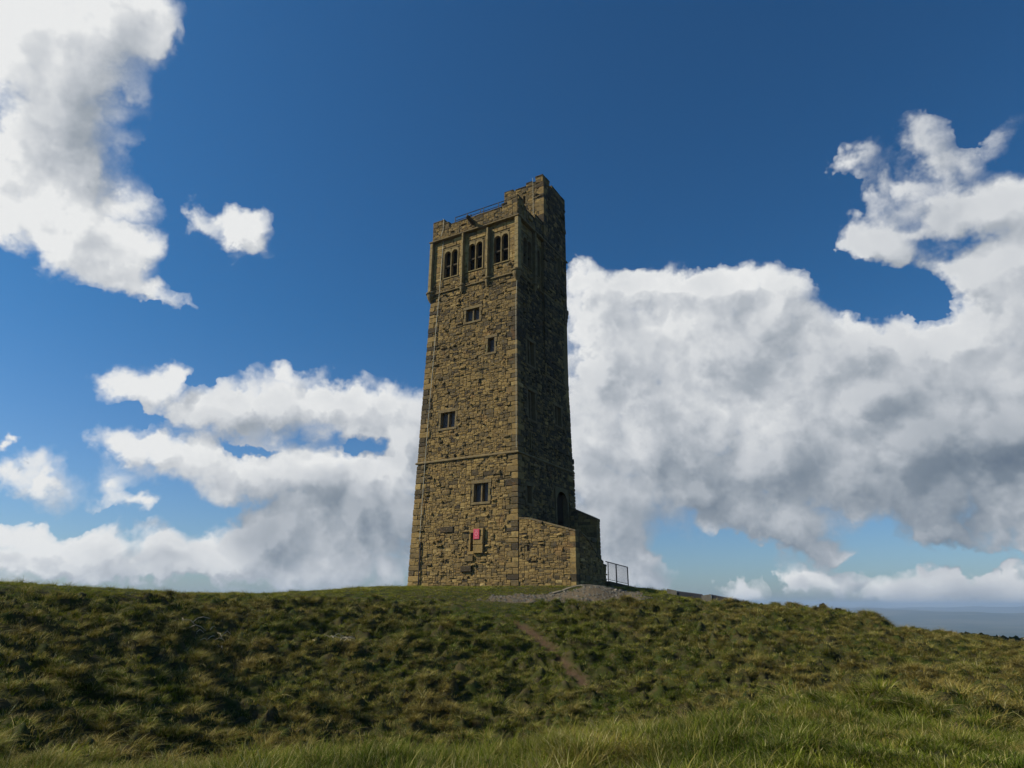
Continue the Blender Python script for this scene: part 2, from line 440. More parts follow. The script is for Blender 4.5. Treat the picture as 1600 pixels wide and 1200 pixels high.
def rough_amount(x, y):
    """1 on the tussocky banks, 0 on the mown or trodden turf by the tower"""
    r = np.hypot(x, y)
    a = np.degrees(np.arctan2(x, y))
    z = base_height(x, y)
    lawn = np.exp(-((x + 2.0) / 5.5) ** 2 - ((y - 39.0) / 3.6) ** 2) * 1.6
    lawn = np.maximum(lawn, np.exp(-((x + 0.7) / 2.3) ** 2 - ((y - 35.2) / 3.4) ** 2) * 1.3)
    top = sstep(z, -0.05, 0.30) * 0.86
    left = sstep(-a, 24, 36) * 0.35 * sstep(r, 18, 24)
    near = (1 - sstep(r, 9.5, 12.5)) * 0.70
    return np.clip(1.0 - np.maximum.reduce([lawn, top, left, near]), 0.04, 1.0)


def detail_height(x, y):
    r = np.hypot(x, y)
    ra = rough_amount(x, y)
    wx = x + 0.35 * pnoise(x * 1.3, y * 1.3, 5)
    wy = y + 0.35 * pnoise(x * 1.3, y * 1.3, 9)
    t = np.abs(pnoise(wx * 1.25, wy * 1.0, 1)) * 1.5
    t2 = np.abs(pnoise(wx * 2.6, wy * 2.3, 2)) * 1.5
    h = (t * 0.62 + t2 * 0.26 - 0.28) * ra
    h = h + 0.16 * fbm(x * 0.24, y * 0.24, 3, 3) * np.clip(ra + 0.1, 0, 1)
    h = h + 0.025 * pnoise(x * 5, y * 5, 6) * (r < 45)
    s = scar_dist(x, y)
    h = np.where(s < 1.9, h * sstep(s, 0.7, 1.9) - 0.13 * (1 - sstep(s, 0.5, 1.5)), h)
    dx, dy = x - P0[0], y - P0[1]
    u = dx * E1[0] + dy * E1[1]
    v = dx * E2[0] + dy * E2[1]
    du = np.maximum(np.maximum(-4.6 - u, u - TW), 0)
    dv = np.maximum(np.maximum(-v, v - TD), 0)
    h = h * sstep(np.hypot(du, dv), 0.2, 2.5)
    return h * (1 - sstep(r, 70, 140))


def height(x, y):
    return base_height(x, y) + detail_height(x, y)


# ------------------------------------------------------------------ ground sheet
az_f = np.concatenate([np.arange(-180, -60, 4.0), np.arange(-60, -45, 0.6), np.arange(-45, 45, 0.115), np.arange(45, 60, 0.6), np.arange(60, 180.1, 4.0)])
rr = [0.05]
while rr[-1] < 13000:
    r_ = rr[-1]
    step = 0.5 if r_ < 5 else (0.07 if r_ < 12 else (0.105 if r_ < 48 else (0.02 * r_ - 0.7 if r_ < 120 else 0.12 * r_)))
    rr.append(r_ + max(step, 0.07))
rr = np.array(rr)
AA, RR = np.meshgrid(np.radians(az_f), rr)
X, Y = RR * np.sin(AA), RR * np.cos(AA)
Z = height(X, Y)
# the valley floor and the moors beyond it
Z = Z + sstep(RR, 900, 2500) * (12 * fbm(X / 900, Y / 900, 21, 3)) + sstep(RR, 2500, 9000) * (72 + 120 * fbm(X / 2600, Y / 2600, 25, 5))
nr, na = RR.shape
idx = np.arange(nr * na).reshape(nr, na)
quads = np.stack([idx[:-1, :-1], idx[:-1, 1:], idx[1:, 1:], idx[1:, :-1]], -1).reshape(-1, 4)[:, ::-1]
xf, yf = X.ravel(), Y.ravel()
sc = np.clip(1.25 - scar_dist(xf, yf) + 0.35 * pnoise(xf * 3.1, yf * 3.1, 12), 0, 1)
gv = gravel_mask(xf, yf)

m_ground, t = mat("turf")
geo = t.n('ShaderNodeNewGeometry')
pos = geo.outputs['Position']
a_sc = t.n('ShaderNodeAttribute', attribute_name='earth').outputs['Fac']
a_gv = t.n('ShaderNodeAttribute', attribute_name='gravel').outputs['Fac']
n_big = t.noise(pos, 0.35, 4, 0.55)
n_mid = t.noise(pos, 2.2, 4, 0.6)
n_fin = t.noise(pos, 26.0, 4, 0.65)
green = t.mix(t.ss(n_big, 0.38, 0.62), (0.034, 0.050, 0.008, 1), (0.056, 0.056, 0.014, 1))
green = t.mix(t.ss(n_mid, 0.42, 0.66), green, (0.075, 0.058, 0.026, 1))
green = t.mix(t.m('MULTIPLY', t.ss(n_fin, 0.35, 0.7), 0.6), green, (0.020, 0.026, 0.009, 1))
farl = t.mix(t.ss(t.noise(pos, 0.0023, 5, 0.6), 0.4, 0.6), (0.025, 0.042, 0.018, 1), (0.085, 0.085, 0.045, 1))
dist = t.n('ShaderNodeVectorMath', operation='LENGTH', ins={0: pos}).outputs['Value']
green = t.mix(t.ss(dist, 150, 600), green, farl)
earth = t.mix(t.noise(pos, 7.0, 5, 0.6), (0.050, 0.030, 0.016, 1), (0.135, 0.088, 0.050, 1))
grav = t.mix(t.noise(pos, 9.0, 6, 0.7), (0.060, 0.045, 0.028, 1), (0.210, 0.165, 0.108, 1))
c = t.mix(a_sc, green, earth)
c = t.mix(t.ss(t.m('ADD', a_gv, t.m('MULTIPLY', t.m('SUBTRACT', t.noise(pos, 3.5, 4, 0.6), 0.5), 0.9)), 0.3, 0.6), c, grav)
finish(t, c, 0.95, bump(t, t.m('ADD', n_fin, t.noise(pos, 90, 2)), 0.5, 0.03), spec=0.1)
ground = obj("ground", mesh_np("ground", np.stack([xf, yf, Z.ravel()], 1), quads, m_ground, smooth=True,
                               attrs={'earth': ('POINT', sc), 'gravel': ('POINT', gv)}), kind='structure')

# ------------------------------------------------------------------ grass
m_grass, t = mat("grass_blades")
tint = t.n('ShaderNodeAttribute', attribute_type='INSTANCER', attribute_name='tint').outputs['Fac']
dry = t.n('ShaderNodeAttribute', attribute_type='INSTANCER', attribute_name='dry').outputs['Fac']
bl = t.n('ShaderNodeAttribute', attribute_name='blade').outputs['Fac']
up = t.n('ShaderNodeAttribute', attribute_name='up').outputs['Fac']
gcol = t.ramp(tint, [(0.0, (0.032, 0.058, 0.004)), (0.4, (0.082, 0.118, 0.007)), (0.75, (0.138, 0.164, 0.011)), (1.0, (0.210, 0.222, 0.020))])
dcol = t.ramp(bl, [(0.0, (0.110, 0.076, 0.016)), (0.5, (0.225, 0.172, 0.036)), (0.85, (0.330, 0.270, 0.075)), (1.0, (0.50, 0.45, 0.21))])
f = t.m('ADD', t.m('SUBTRACT', t.m('ADD', dry, t.m('MULTIPLY', up, 0.25)), 0.30), t.m('MULTIPLY', t.m('SUBTRACT', bl, 0.5), 1.1))
gc = t.mix(t.ss(f, 0.0, 0.5), gcol, dcol)
b = t.n('ShaderNodeBsdfPrincipled', ins={'Base Color': gc, 'Roughness': 0.75, 'Specular IOR Level': 0.12})
tr = t.n('ShaderNodeBsdfTranslucent', ins={0: gc})
mx = t.n('ShaderNodeMixShader', ins={0: 0.25, 1: b.outputs[0], 2: tr.outputs[0]})
t.n('ShaderNodeOutputMaterial', ins={0: mx.outputs[0]})


def tuft_mesh(name, nb, h, spread, lean, width, seed, segs=3):
    r = random.Random(seed)
    V, F, BL, UP = [], [], [], []
    for i in range(nb):
        a = r.uniform(0, 6.283)
        rad = spread * math.sqrt(r.random())
        bx, by = rad * math.cos(a), rad * math.sin(a)
        a2 = a + r.uniform(-0.9, 0.9)
        hh = h * r.uniform(0.55, 1.15)
        ln = lean * r.uniform(0.3, 1.4)
        wd = width * r.uniform(0.7, 1.3)
        px, py = -math.sin(a2 + r.uniform(-.6, .6)) * wd, math.cos(a2) * wd
        tone = r.random()
        s0 = len(V)
        for s in range(segs + 1):
            q = s / segs
            ox, oy = math.cos(a2) * ln * q * q * hh, math.sin(a2) * ln * q * q * hh
            z = hh * (q - 0.28 * ln * q * q) - 0.03
            ww = (1 - q) ** 0.6 * 0.5 if s < segs else 0.06
            V += [(bx + ox - px * ww, by + oy - py * ww, z), (bx + ox + px * ww, by + oy + py * ww, z)]
            UP += [q, q]
            BL += [tone, tone]
            if s:
                k = s0 + 2 * s
                F.append((k - 2, k - 1, k + 1, k))
    me = mesh_np(name, V, F, m_grass, attrs={'blade': ('POINT', BL), 'up': ('POINT', UP)})
    return bpy.data.objects.new(name, me)


TUFTS = {
    'short': [tuft_mesh('short_tuft', 34, 0.085, 0.13, 0.9, 0.011, 50 + i) for i in range(4)],
    'tussock': [tuft_mesh('tussock', 75, 0.24, 0.13, 1.6, 0.013, 70 + i) for i in range(5)],
    'meadow': [tuft_mesh('meadow_tuft', 26, 0.17, 0.09, 1.0, 0.0062, 90 + i, 4) for i in range(5)],
    'long': [tuft_mesh('long_tuft', 16, 0.34, 0.05, 0.75, 0.0065, 110 + i, 4) for i in range(4)],
}


def scatter(name, kind, pts, scale, tint_, dry_, label):
    z = height(pts[:, 0], pts[:, 1])
    n = len(pts)
    me = bpy.data.meshes.new(name)
    me.vertices.add(n)
    me.vertices.foreach_set('co', np.stack([pts[:, 0], pts[:, 1], z], 1).astype(np.float32).ravel())
    for an, vals in (('scale', scale), ('tint', tint_), ('dry', dry_), ('spin', rng.uniform(0, 6.283, n)),
                     ('lean_x', rng.normal(0, 0.16, n)), ('lean_y', rng.normal(0, 0.16, n))):
        me.attributes.new(an, 'FLOAT', 'POINT').data.foreach_set('value', np.asarray(vals, np.float32))
    vr = me.attributes.new('variant', 'INT', 'POINT')
    vr.data.foreach_set('value', rng.integers(0, len(TUFTS[kind]), n).astype(np.int32))
    o = obj(name, me, kind='stuff', label=label, category='grass')
    ng = bpy.data.node_groups.new(name + "_nodes", 'GeometryNodeTree')
    ng.interface.new_socket("Geometry", in_out='INPUT', socket_type='NodeSocketGeometry')
    ng.interface.new_socket("Geometry", in_out='OUTPUT', socket_type='NodeSocketGeometry')
    q = NT(ng)
    a = q.n('NodeGroupInput')
    z_ = q.n('NodeGroupOutput')
    gti = q.n('GeometryNodeGeometryToInstance')
    for to in reversed(TUFTS[kind]):
        oi = q.n('GeometryNodeObjectInfo')
        oi.inputs['Object'].default_value = to
        ng.links.new(oi.outputs['Geometry'], gti.inputs[0])

    def named(nm, ty='FLOAT'):
        return q.n('GeometryNodeInputNamedAttribute', data_type=ty, ins={'Name': nm}).outputs['Attribute']
    rot = q.n('ShaderNodeCombineXYZ', ins={0: named('lean_x'), 1: named('lean_y'), 2: named('spin')}).outputs[0]
    iop = q.n('GeometryNodeInstanceOnPoints')
    ng.links.new(a.outputs[0], iop.inputs['Points'])
    ng.links.new(gti.outputs[0], iop.inputs['Instance'])
    iop.inputs['Pick Instance'].default_value = True
    ng.links.new(named('variant', 'INT'), iop.inputs['Instance Index'])
    ng.links.new(rot, iop.inputs['Rotation'])
    ng.links.new(named('scale'), iop.inputs['Scale'])
    ng.links.new(iop.outputs[0], z_.inputs[0])
    md = o.modifiers.new("grass", 'NODES')
    md.node_group = ng
    return o


def area_points(n, r0, r1, a0=-44, a1=44):
    r = np.sqrt(rng.uniform(r0 * r0, r1 * r1, n))
    a = np.radians(rng.uniform(a0, a1, n))
    return np.stack([r * np.sin(a), r * np.cos(a)], 1)


def keep_out(p):
    x, y = p[:, 0], p[:, 1]
    dx, dy = x - P0[0], y - P0[1]
    u = dx * E1[0] + dy * E1[1]
    v = dx * E2[0] + dy * E2[1]
    tower = (u > -4.4) & (u < TW + 0.05) & (v > -0.06) & (v < TD + .1)
    s = scar_dist(x, y)
    g_ = gravel_mask(x, y)
    k = (~tower) & (rng.random(len(p)) > g_ * 0.97) & (s > rng.uniform(0.5, 1.25, len(p)))
    return p[k]


def tone(p):
    x, y = p[:, 0], p[:, 1]
    z = base_height(x, y)
    a = np.degrees(np.arctan2(x, y))
    r = np.hypot(x, y)
    ra = rough_amount(x, y)
    tint_ = 0.50 + 0.30 * (1 - ra) * sstep(z, -0.2, 0.2) + 0.55 * fbm(x * 0.5, y * 0.5, 31, 3) + 0.25 * (1 - ra) * sstep(r, 25, 34) + rng.normal(0, 0.10, len(p))
    dry_ = 0.29 + 0.75 * fbm(x * 0.33, y * 0.33, 35, 4, 0.6) + rng.normal(0, 0.12, len(p)) - 0.38 * (1 - ra)
    dry_ = dry_ + 0.12 * sstep(a, 5, 25) * sstep(r, 20, 30) + 0.10 * sstep(r, 12, 18) * (1 - sstep(r, 26, 34))
    dry_ = dry_ + 0.9 * detail_height(x, y) * sstep(r, 12, 16)
    dry_ = dry_ - 0.25 * np.exp(-((x - 3.0) / 3.0) ** 2 - ((y - 28) / 5.0) ** 2)
    return np.clip(tint_, 0, 1), np.clip(dry_, 0, 1)


p = keep_out(np.concatenate([area_points(52000, 10, 52), area_points(7500, 5.8, 10.2, -46, 46)]))
ti, dr = tone(p)
scatter("short_grass", 'short', p, rng.uniform(0.8, 1.5, len(p)) * (0.75 + 0.45 * rough_amount(p[:, 0], p[:, 1])), ti, dr,
        "short turf growing over the banks round the tower")
p = keep_out(area_points(30000, 10.5, 50))
ra = rough_amount(p[:, 0], p[:, 1])
hum = detail_height(p[:, 0], p[:, 1])
p = p[(rng.random(len(p)) < ra * (0.25 + 0.9 * sstep(hum, -0.05, 0.22)))]
ti, dr = tone(p)
scatter("tussock_grass", 'tussock', p, rng.uniform(0.55, 1.25, len(p)), ti, np.clip(dr + 0.12, 0, 1),
        "rough tawny tussock grass on the banks of the ditch")
p = area_points(26000, 6.0, 12.5, -46, 46)
ti, dr = tone(p)
cl = fbm(p[:, 0] * 0.9, p[:, 1] * 0.9, 61, 3)
scatter("meadow_grass", 'meadow', p, rng.uniform(0.6, 1.35, len(p)) * np.clip(1 + 1.1 * cl, 0.62, 1.6) * (1 - 0.30 * sstep(p[:, 0], 0.8, 3.5)) * (1 - 0.3 * sstep(-p[:, 0], 3.0, 5.0)), np.clip(ti - 0.12 + 0.7 * cl, 0, 1), np.clip(dr - 0.02 + 0.5 * fbm(p[:, 0] * 0.7, p[:, 1] * 0.7, 91, 3), 0, 1),
        "green grass along the near edge of the ditch")
p = area_points(5200, 6.6, 10.6, -44, 44)
cl = fbm(p[:, 0] * 0.8, p[:, 1] * 0.8, 66, 3) + 0.50 * np.exp(-((p[:, 0] + 1.2) / 2.0) ** 2) - 0.35 * sstep(p[:, 0], 1.5, 4.0)
p = p[cl + rng.normal(0, 0.1, len(p)) > 0.12]
ti, dr = tone(p)
scatter("long_grass", 'long', p, rng.uniform(0.55, 1.15, len(p)), np.clip(ti + 0.1, 0, 1), np.clip(dr + rng.normal(0, 0.25, len(p)), 0, 1),
        "long seeding grass blades standing at the front of the view")


# ------------------------------------------------------------------ stone
m_stone, t = mat("gritstone")
pos = t.n('ShaderNodeNewGeometry').outputs['Position']
tn = t.n('ShaderNodeAttribute', attribute_name='tone').outputs['Fac']
rnd = t.n('ShaderNodeObjectInfo').outputs['Random']
n1 = t.noise(pos, 0.55, 4, 0.6)
n2 = t.noise(pos, 7.0, 5, 0.65)
n3 = t.noise(pos, 40.0, 4, 0.6)
v = t.m('ADD', tn, t.m('MULTIPLY', t.m('SUBTRACT', n2, 0.5), 0.55))
v = t.m('ADD', v, t.m('MULTIPLY', t.m('SUBTRACT', n1, 0.5), 0.6))
v = t.m('SUBTRACT', v, t.ss(t.n('ShaderNodeSeparateXYZ', ins={0: pos}).outputs[2], 3.0, 24.0, 0.03, 0.15))
c = t.ramp(v, [(0.0, (0.058, 0.045, 0.028)), (0.22, (0.128, 0.096, 0.048)), (0.45, (0.240, 0.163, 0.062)), (0.7, (0.330, 0.232, 0.088)), (1.0, (0.450, 0.345, 0.155))])
# lichen and damp green, rusty seams
c = t.mix(t.m('MULTIPLY', t.ss(t.noise(pos, 1.3, 5, 0.65), 0.58, 0.74), 0.30), c, (0.130, 0.120, 0.045, 1))
c = t.mix(t.m('MULTIPLY', t.ss(t.noise(pos, 0.9, 4, 0.6, dist=0.4), 0.58, 0.74), 0.45), c, (0.300, 0.160, 0.060, 1))
# soot in random patches over all faces
soot = t.m('MULTIPLY', t.ss(t.noise(pos, 2.6, 6, 0.7), 0.48, 0.7), 0.55)
c = t.mix(soot, c, (0.048, 0.038, 0.027, 1))
finish(t, c, 0.93, bump(t, t.m('ADD', n3, t.m('MULTIPLY', n2, 1.5)), 0.55, 0.02), spec=0.15)

m_mortar, t = mat("mortar")
pos = t.n('ShaderNodeNewGeometry').outputs['Position']
c = t.mix(t.noise(pos, 5.0, 5, 0.65), (0.090, 0.066, 0.034, 1), (0.250, 0.190, 0.095, 1))
finish(t, c, 0.97, bump(t, t.noise(pos, 45, 3), 0.6, 0.02), spec=0.05)

m_dress, t = mat("dressed_stone")
pos = t.n('ShaderNodeNewGeometry').outputs['Position']
tn = t.n('ShaderNodeAttribute', attribute_name='tone').outputs['Fac']
v = t.m('ADD', t.m('ADD', t.m('MULTIPLY', tn, 0.9), t.m('MULTIPLY', t.noise(pos, 3.0, 6, 0.7), 0.9)), -0.42)
c = t.ramp(v, [(0.0, (0.060, 0.045, 0.028)), (0.3, (0.135, 0.100, 0.052)), (0.6, (0.230, 0.172, 0.078)), (1.0, (0.380, 0.295, 0.145))])
c = t.mix(t.m('MULTIPLY', t.ss(t.noise(pos, 1.1, 5, 0.65), 0.52, 0.7), 0.5), c, (0.140, 0.140, 0.065, 1))
finish(t, c, 0.9, bump(t, t.noise(pos, 30, 5, 0.7), 0.35, 0.02), spec=0.15)

m_pane, t = mat("window_pane")
pos = t.n('ShaderNodeNewGeometry').outputs['Position']
finish(t, t.mix(t.noise(pos, 2.0, 3), (0.075, 0.070, 0.070, 1), (0.150, 0.140, 0.140, 1)), 0.6, spec=0.15)
m_glass, t = mat("dark_glass")
finish(t, (0.012, 0.013, 0.015, 1), 0.12, spec=0.5)
m_void, t = mat("recess_shade")
finish(t, (0.010, 0.008, 0.006, 1), 0.9, spec=0.05)  # near-black colour in place of the shade inside openings
m_oak, t = mat("oak_door")
finish(t, (0.030, 0.020, 0.012, 1), 0.8, spec=0.1)
m_lead, t = mat("dark_metal")
pos = t.n('ShaderNodeNewGeometry').outputs['Position']
finish(t, t.mix(t.noise(pos, 9.0, 3), (0.014, 0.014, 0.016, 1), (0.034, 0.031, 0.030, 1)), 0.6, spec=0.25)
m_cable, t = mat("pale_strap")
pos = t.n('ShaderNodeNewGeometry').outputs['Position']
finish(t, t.mix(t.noise(pos, 1.5, 3), (0.33, 0.33, 0.24, 1), (0.50, 0.49, 0.38, 1)), 0.6, spec=0.3)


def tone_attr(n, val):
    return {'tone': ('FACE', np.full(n, val, np.float32) if np.isscalar(val) else val)}


# a rough-faced block: unit width (x), height (y), standing out along +z
def block_shape(seed, n=3, rag=0.10, pillow=0.28):
    r = np.random.default_rng(seed)
    g_ = np.linspace(-0.5, 0.5, n + 1)
    V = []
    for j, y in enumerate(g_):
        for i, x in enumerate(g_):
            edge = (i in (0, n)) or (j in (0, n))
            corner = (i in (0, n)) and (j in (0, n))
            jx = 0 if i in (0, n) else r.uniform(-.05, .05)
            jy = 0 if j in (0, n) else r.uniform(-.05, .05)
            sx_, sy_ = x, y
            if edge:
                sx_ *= 0.93 - (0.05 if corner else 0) + r.uniform(-.02, .02)
                sy_ *= 0.92 - (0.05 if corner else 0) + r.uniform(-.02, .02)
            z = 1.0 - (pillow if edge else 0) + r.uniform(-rag, rag)
            V.append((sx_ + jx, sy_ + jy, z))
    F = []
    for j in range(n):
        for i in range(n):
            a = j * (n + 1) + i
            F.append((a, a + 1, a + n + 2, a + n + 1))
    ring = [i for i in range(n)] + [n + j * (n + 1) for j in range(n)] + [(n + 1) ** 2 - 1 - i for i in range(n)] + [(n - j) * (n + 1) for j in range(n)]
    b0 = len(V)
    for k in ring:
        x, y, _ = V[k]
        V.append((x * 1.05, y * 1.06, -1.0))
    m_ = len(ring)
    for k in range(m_):
        F.append((ring[k], b0 + k, b0 + (k + 1) % m_, ring[(k + 1) % m_]))
    return np.array(V), np.array(F)


SHAPES = [block_shape(s) for s in range(8)]
SMOOTH = [block_shape(100 + s, 2, 0.03, 0.15) for s in range(4)]
TONES = [0.10, 0.28, 0.42, 0.52, 0.60, 0.72, 0.88]
_stone_mesh = {}


def stone_mesh(kind, si, ti_):
    k = (kind, si, ti_)
    if k not in _stone_mesh:
        V, F = (SHAPES if kind == 'r' else SMOOTH)[si]
        _stone_mesh[k] = mesh_np("stone", V, F, m_stone, attrs=tone_attr(len(F), TONES[ti_]))
    return _stone_mesh[k]


class Face:
    """one wall face: s runs along the wall, z up, o outwards. fn(s, z, o) gives (u, v)"""
    def __init__(self, fn):
        self.fn = fn

    def p(self, s, z, o=0.0):
        u, v = self.fn(s, z, o)
        return P0 + E1 * u + E2 * v + np.array([0, 0, z])

    def pts(self, s, z, o):
        s, z, o = np.broadcast_arrays(np.asarray(s, float), np.asarray(z, float), np.asarray(o, float))
        u, v = self.fn(s, z, o)
        u, v = np.broadcast_arrays(u, v)
        return P0 + u[..., None] * E1 + v[..., None] * E2 + z[..., None] * np.array([0, 0, 1.0])

    def axes(self, s, z):
        p = self.p(s, z)
        a = self.p(s + 1, z) - p
        b_ = self.p(s, z + 1) - p
        o = self.p(s, z, 1) - p
        if np.dot(np.cross(a, b_), o) < 0:
            a = -a
        return p, a, b_, o


def ins(z, zv=20.6):
    return TB * np.minimum(z, zv)


front = Face(lambda s, z, o: (s, ins(z) - o))
side = Face(lambda s, z, o: (ins(z) - o, s))
left = Face(lambda s, z, o: (TW - ins(z) + o, s))
back = Face(lambda s, z, o: (s, TD - ins(z) + o))


def flat(kind, k):
    return {'front': Face(lambda s, z, o: (s, k - o)), 'side': Face(lambda s, z, o: (k - o, s)),
            'left': Face(lambda s, z, o: (k + o, s)), 'back': Face(lambda s, z, o: (s, k + o))}[kind]


def lay(fc, s0, s1, z0, z1, holes=(), cw=0.135, ch=0.087, edge=None, seed=0, top=None, big=0.028, jut=0.045):
    """random rubble brought to rough courses; returns rects (s, z, w, h, out, tone)"""
    r = np.random.default_rng(seed)
    ns, nz = max(2, int(round((s1 - s0) / cw))), max(2, int(round((z1 - z0) / ch)))
    zs = z0 + np.concatenate([[0], np.cumsum(r.uniform(0.7, 1.3, nz))])
    zs = z0 + (zs - z0) * (z1 - z0) / (zs[-1] - z0)
    ss_ = np.linspace(s0, s1, ns + 1)
    ss_[1:-1] += r.uniform(-0.22, 0.22, ns - 1) * cw
    used = np.zeros((nz, ns), bool)
    for j in range(nz):
        for i in range(ns):
            cx, cz = (ss_[i] + ss_[i + 1]) / 2, (zs[j] + zs[j + 1]) / 2
            if edge is not None:
                lo, hi = edge(cz)
                if cx < lo or cx > hi:
                    used[j, i] = True
            if top is not None and zs[j + 1] > top(cx):
                used[j, i] = True
            for (a, b_, c_, d_) in holes:
                if a - 0.05 < cx < b_ + 0.05 and c_ - 0.04 < cz < d_ + 0.04:
                    used[j, i] = True
    out = []
    for j in range(nz):
        for i in range(ns):
            if used[j, i]:
                continue
            q = r.random()
            if q < big:
                w_, h_ = r.integers(3, 6), r.integers(2, 5)
            elif q < 0.58:
                w_, h_ = r.integers(1, 5), 1
            elif q < 0.93:
                w_, h_ = r.integers(1, 4), 2
            else:
                w_, h_ = r.integers(1, 3), 3
            w_, h_ = min(w_, ns - i), min(h_, nz - j)
            ww = 1
            while ww < w_ and not used[j, i + ww]:
                ww += 1
            hh = 1
            while hh < h_ and not used[j + hh, i:i + ww].any():
                hh += 1
            used[j:j + hh, i:i + ww] = True
            a, b_, c_, d_ = ss_[i], ss_[i + ww], zs[j], zs[j + hh]
            gap = r.uniform(0.004, 0.012)
            o = abs(r.normal(0.020, jut * 0.36)) + 0.006
            area = (b_ - a) * (d_ - c_)
            if r.random() < 0.055:
                o += 0.05 + 0.06 * r.random()
            if area < 0.05 and r.random() < 0.07:
                continue                       # a fallen-out pinning stone leaves a hole
            tn_ = int(np.clip(r.normal(3.1 if area < 0.16 else 2.5, 1.25), 0, 6))
            if area > 0.14 and r.random() < 0.30:
                tn_ = int(r.integers(0, 2))
            out.append(((a + b_) / 2, (c_ + d_) / 2, b_ - a - gap, d_ - c_ - gap, o, tn_))
    return out


class Build:
    """collects stones: the largest become single parts, the rest one joined part"""
    def __init__(self, root, seed=5):
        self.root, self.items, self.r = root, [], np.random.default_rng(seed)

    def add(self, fc, rects, view=1.0, kind='r', name='stone'):
        for q in rects:
            self.items.append((q[2] * q[3] * view, fc, q, kind, name))

    def done(self, n_parts, rest_label):
        self.items.sort(key=lambda a: -a[0])
        V, F, T, nv = [], [], [], 0
        for k, (_, fc, (s, z, w_, h_, o, tn_), kind, name) in enumerate(self.items):
            si = int(self.r.integers(0, 8 if kind == 'r' else 4))
            p, a, b_, oo = fc.axes(s, z)
            M = np.stack([a * w_, b_ * h_, oo * o], 1)
            if k < n_parts:
                ob = bpy.data.objects.new(name, stone_mesh(kind, si, tn_))
                C.objects.link(ob)
                ob.parent = self.root
                m4 = Matrix([[*M[i], p[i] - self.root.location[i]] for i in range(3)] + [[0, 0, 0, 1]])
                ob.matrix_local = m4
            else:
                v_, f_ = (SHAPES if kind == 'r' else SMOOTH)[si]
                V.append(v_ @ M.T + p)
                F.append(f_ + nv)
                T.append(np.full(len(f_), TONES[tn_]))
                nv += len(v_)
        if V:
            o = obj("rubble_stonework", mesh_np("rubble_stonework", np.concatenate(V), np.concatenate(F), m_stone,
                                                attrs=tone_attr(0, np.concatenate(T))), kind='stuff')
            child(o, self.root)


def sheet(fc, s0, s1, z0, z1, holes, o=0.0, depth=0.4, step=1.2, top=None):
    """the wall behind the stones, with real openings and their reveals. holes: (a, b, c, d)"""
    S_ = sorted({s0, s1, *np.linspace(s0, s1, max(2, int((s1 - s0) / step))).tolist(), *[h[0] for h in holes], *[h[1] for h in holes]})
    Zs = sorted({z0, z1, *np.linspace(z0, z1, max(2, int((z1 - z0) / step))).tolist(), *[h[2] for h in holes], *[h[3] for h in holes]})
    V, F = [], []

    def quad(*p):
        k = len(V)
        V.extend(p)
        F.append((k, k + 1, k + 2, k + 3))
    for a, b_ in zip(S_[:-1], S_[1:]):
        for c_, d_ in zip(Zs[:-1], Zs[1:]):
            if any(h[0] <= (a + b_) / 2 <= h[1] and h[2] <= (c_ + d_) / 2 <= h[3] for h in holes):
                continue
            quad(fc.p(a, c_, o), fc.p(b_, c_, o), fc.p(b_, d_, o), fc.p(a, d_, o))
    for (a, b_, c_, d_) in holes:
        for (sa, za), (sb, zb) in (((a, c_), (b_, c_)), ((b_, c_), (b_, d_)), ((b_, d_), (a, d_)), ((a, d_), (a, c_))):
            quad(fc.p(sa, za, o), fc.p(sb, zb, o), fc.p(sb, zb, -depth), fc.p(sa, za, -depth))
        quad(fc.p(a, c_, -depth), fc.p(b_, c_, -depth), fc.p(b_, d_, -depth), fc.p(a, d_, -depth))
    return V, F


def box(fc, s0, s1, z0, z1, o0, o1, bev=0.0):
    """8-corner block in face coordinates as (verts, quads); bev chamfers the outer edges"""
    ps = []
    if bev:
        b = bev
        lay3 = [(o0, 0), (o1 - b, 0), (o1, b)]
        for o, k in lay3:
            ps += [fc.p(s0 + k, z0 + k, o), fc.p(s1 - k, z0 + k, o), fc.p(s1 - k, z1 - k, o), fc.p(s0 + k, z1 - k, o)]
        F = [(3, 2, 1, 0), (8, 9, 10, 11)]
        for L in (0, 4):
            for k in range(4):
                F.append((L + k, L + (k + 1) % 4, L + 4 + (k + 1) % 4, L + 4 + k))
        return ps, F
    for o in (o0, o1):
        ps += [fc.p(s0, z0, o), fc.p(s1, z0, o), fc.p(s1, z1, o), fc.p(s0, z1, o)]
    F = [(3, 2, 1, 0), (4, 5, 6, 7)] + [(k, (k + 1) % 4, 4 + (k + 1) % 4, 4 + k) for k in range(4)]
    return ps, F


def join(parts):
    V, F = [], []
    for v_, f_ in parts:
        k = len(V)
        V += list(v_)
        F += [tuple(i + k for i in q) for q in f_]
    return V, F


def part(name, vf, material, parent, tone_=0.6, smooth=False, **props):
    v_, f_ = vf
    me = bpy.data.meshes.new(name)
    me.from_pydata([tuple(map(float, p)) for p in v_], [], f_)
    bm = bmesh.new()
    bm.from_mesh(me)
    bmesh.ops.recalc_face_normals(bm, faces=bm.faces)
    bm.to_mesh(me)
    bm.free()
    a = me.attributes.new('tone', 'FLOAT', 'FACE')
    a.data.foreach_set('value', np.full(len(me.polygons), tone_, np.float32))
    if smooth:
        me.polygons.foreach_set('use_smooth', np.ones(len(me.polygons), bool))
    me.materials.append(material)
    o = obj(name, me, **props)
    if parent is not None:
        child_of_chain(o, parent)
    return o


def child_of_chain(o, parent):
    o.parent = parent
    root = parent
    while root.parent:
        root = root.parent
    o.matrix_parent_inverse = Matrix.Translation(-Vector(root.location)) if parent == root else Matrix()
    if parent != root:
        # the parent's own mesh holds world coordinates already and sits at the inverse of the root
        o.matrix_parent_inverse = Matrix()


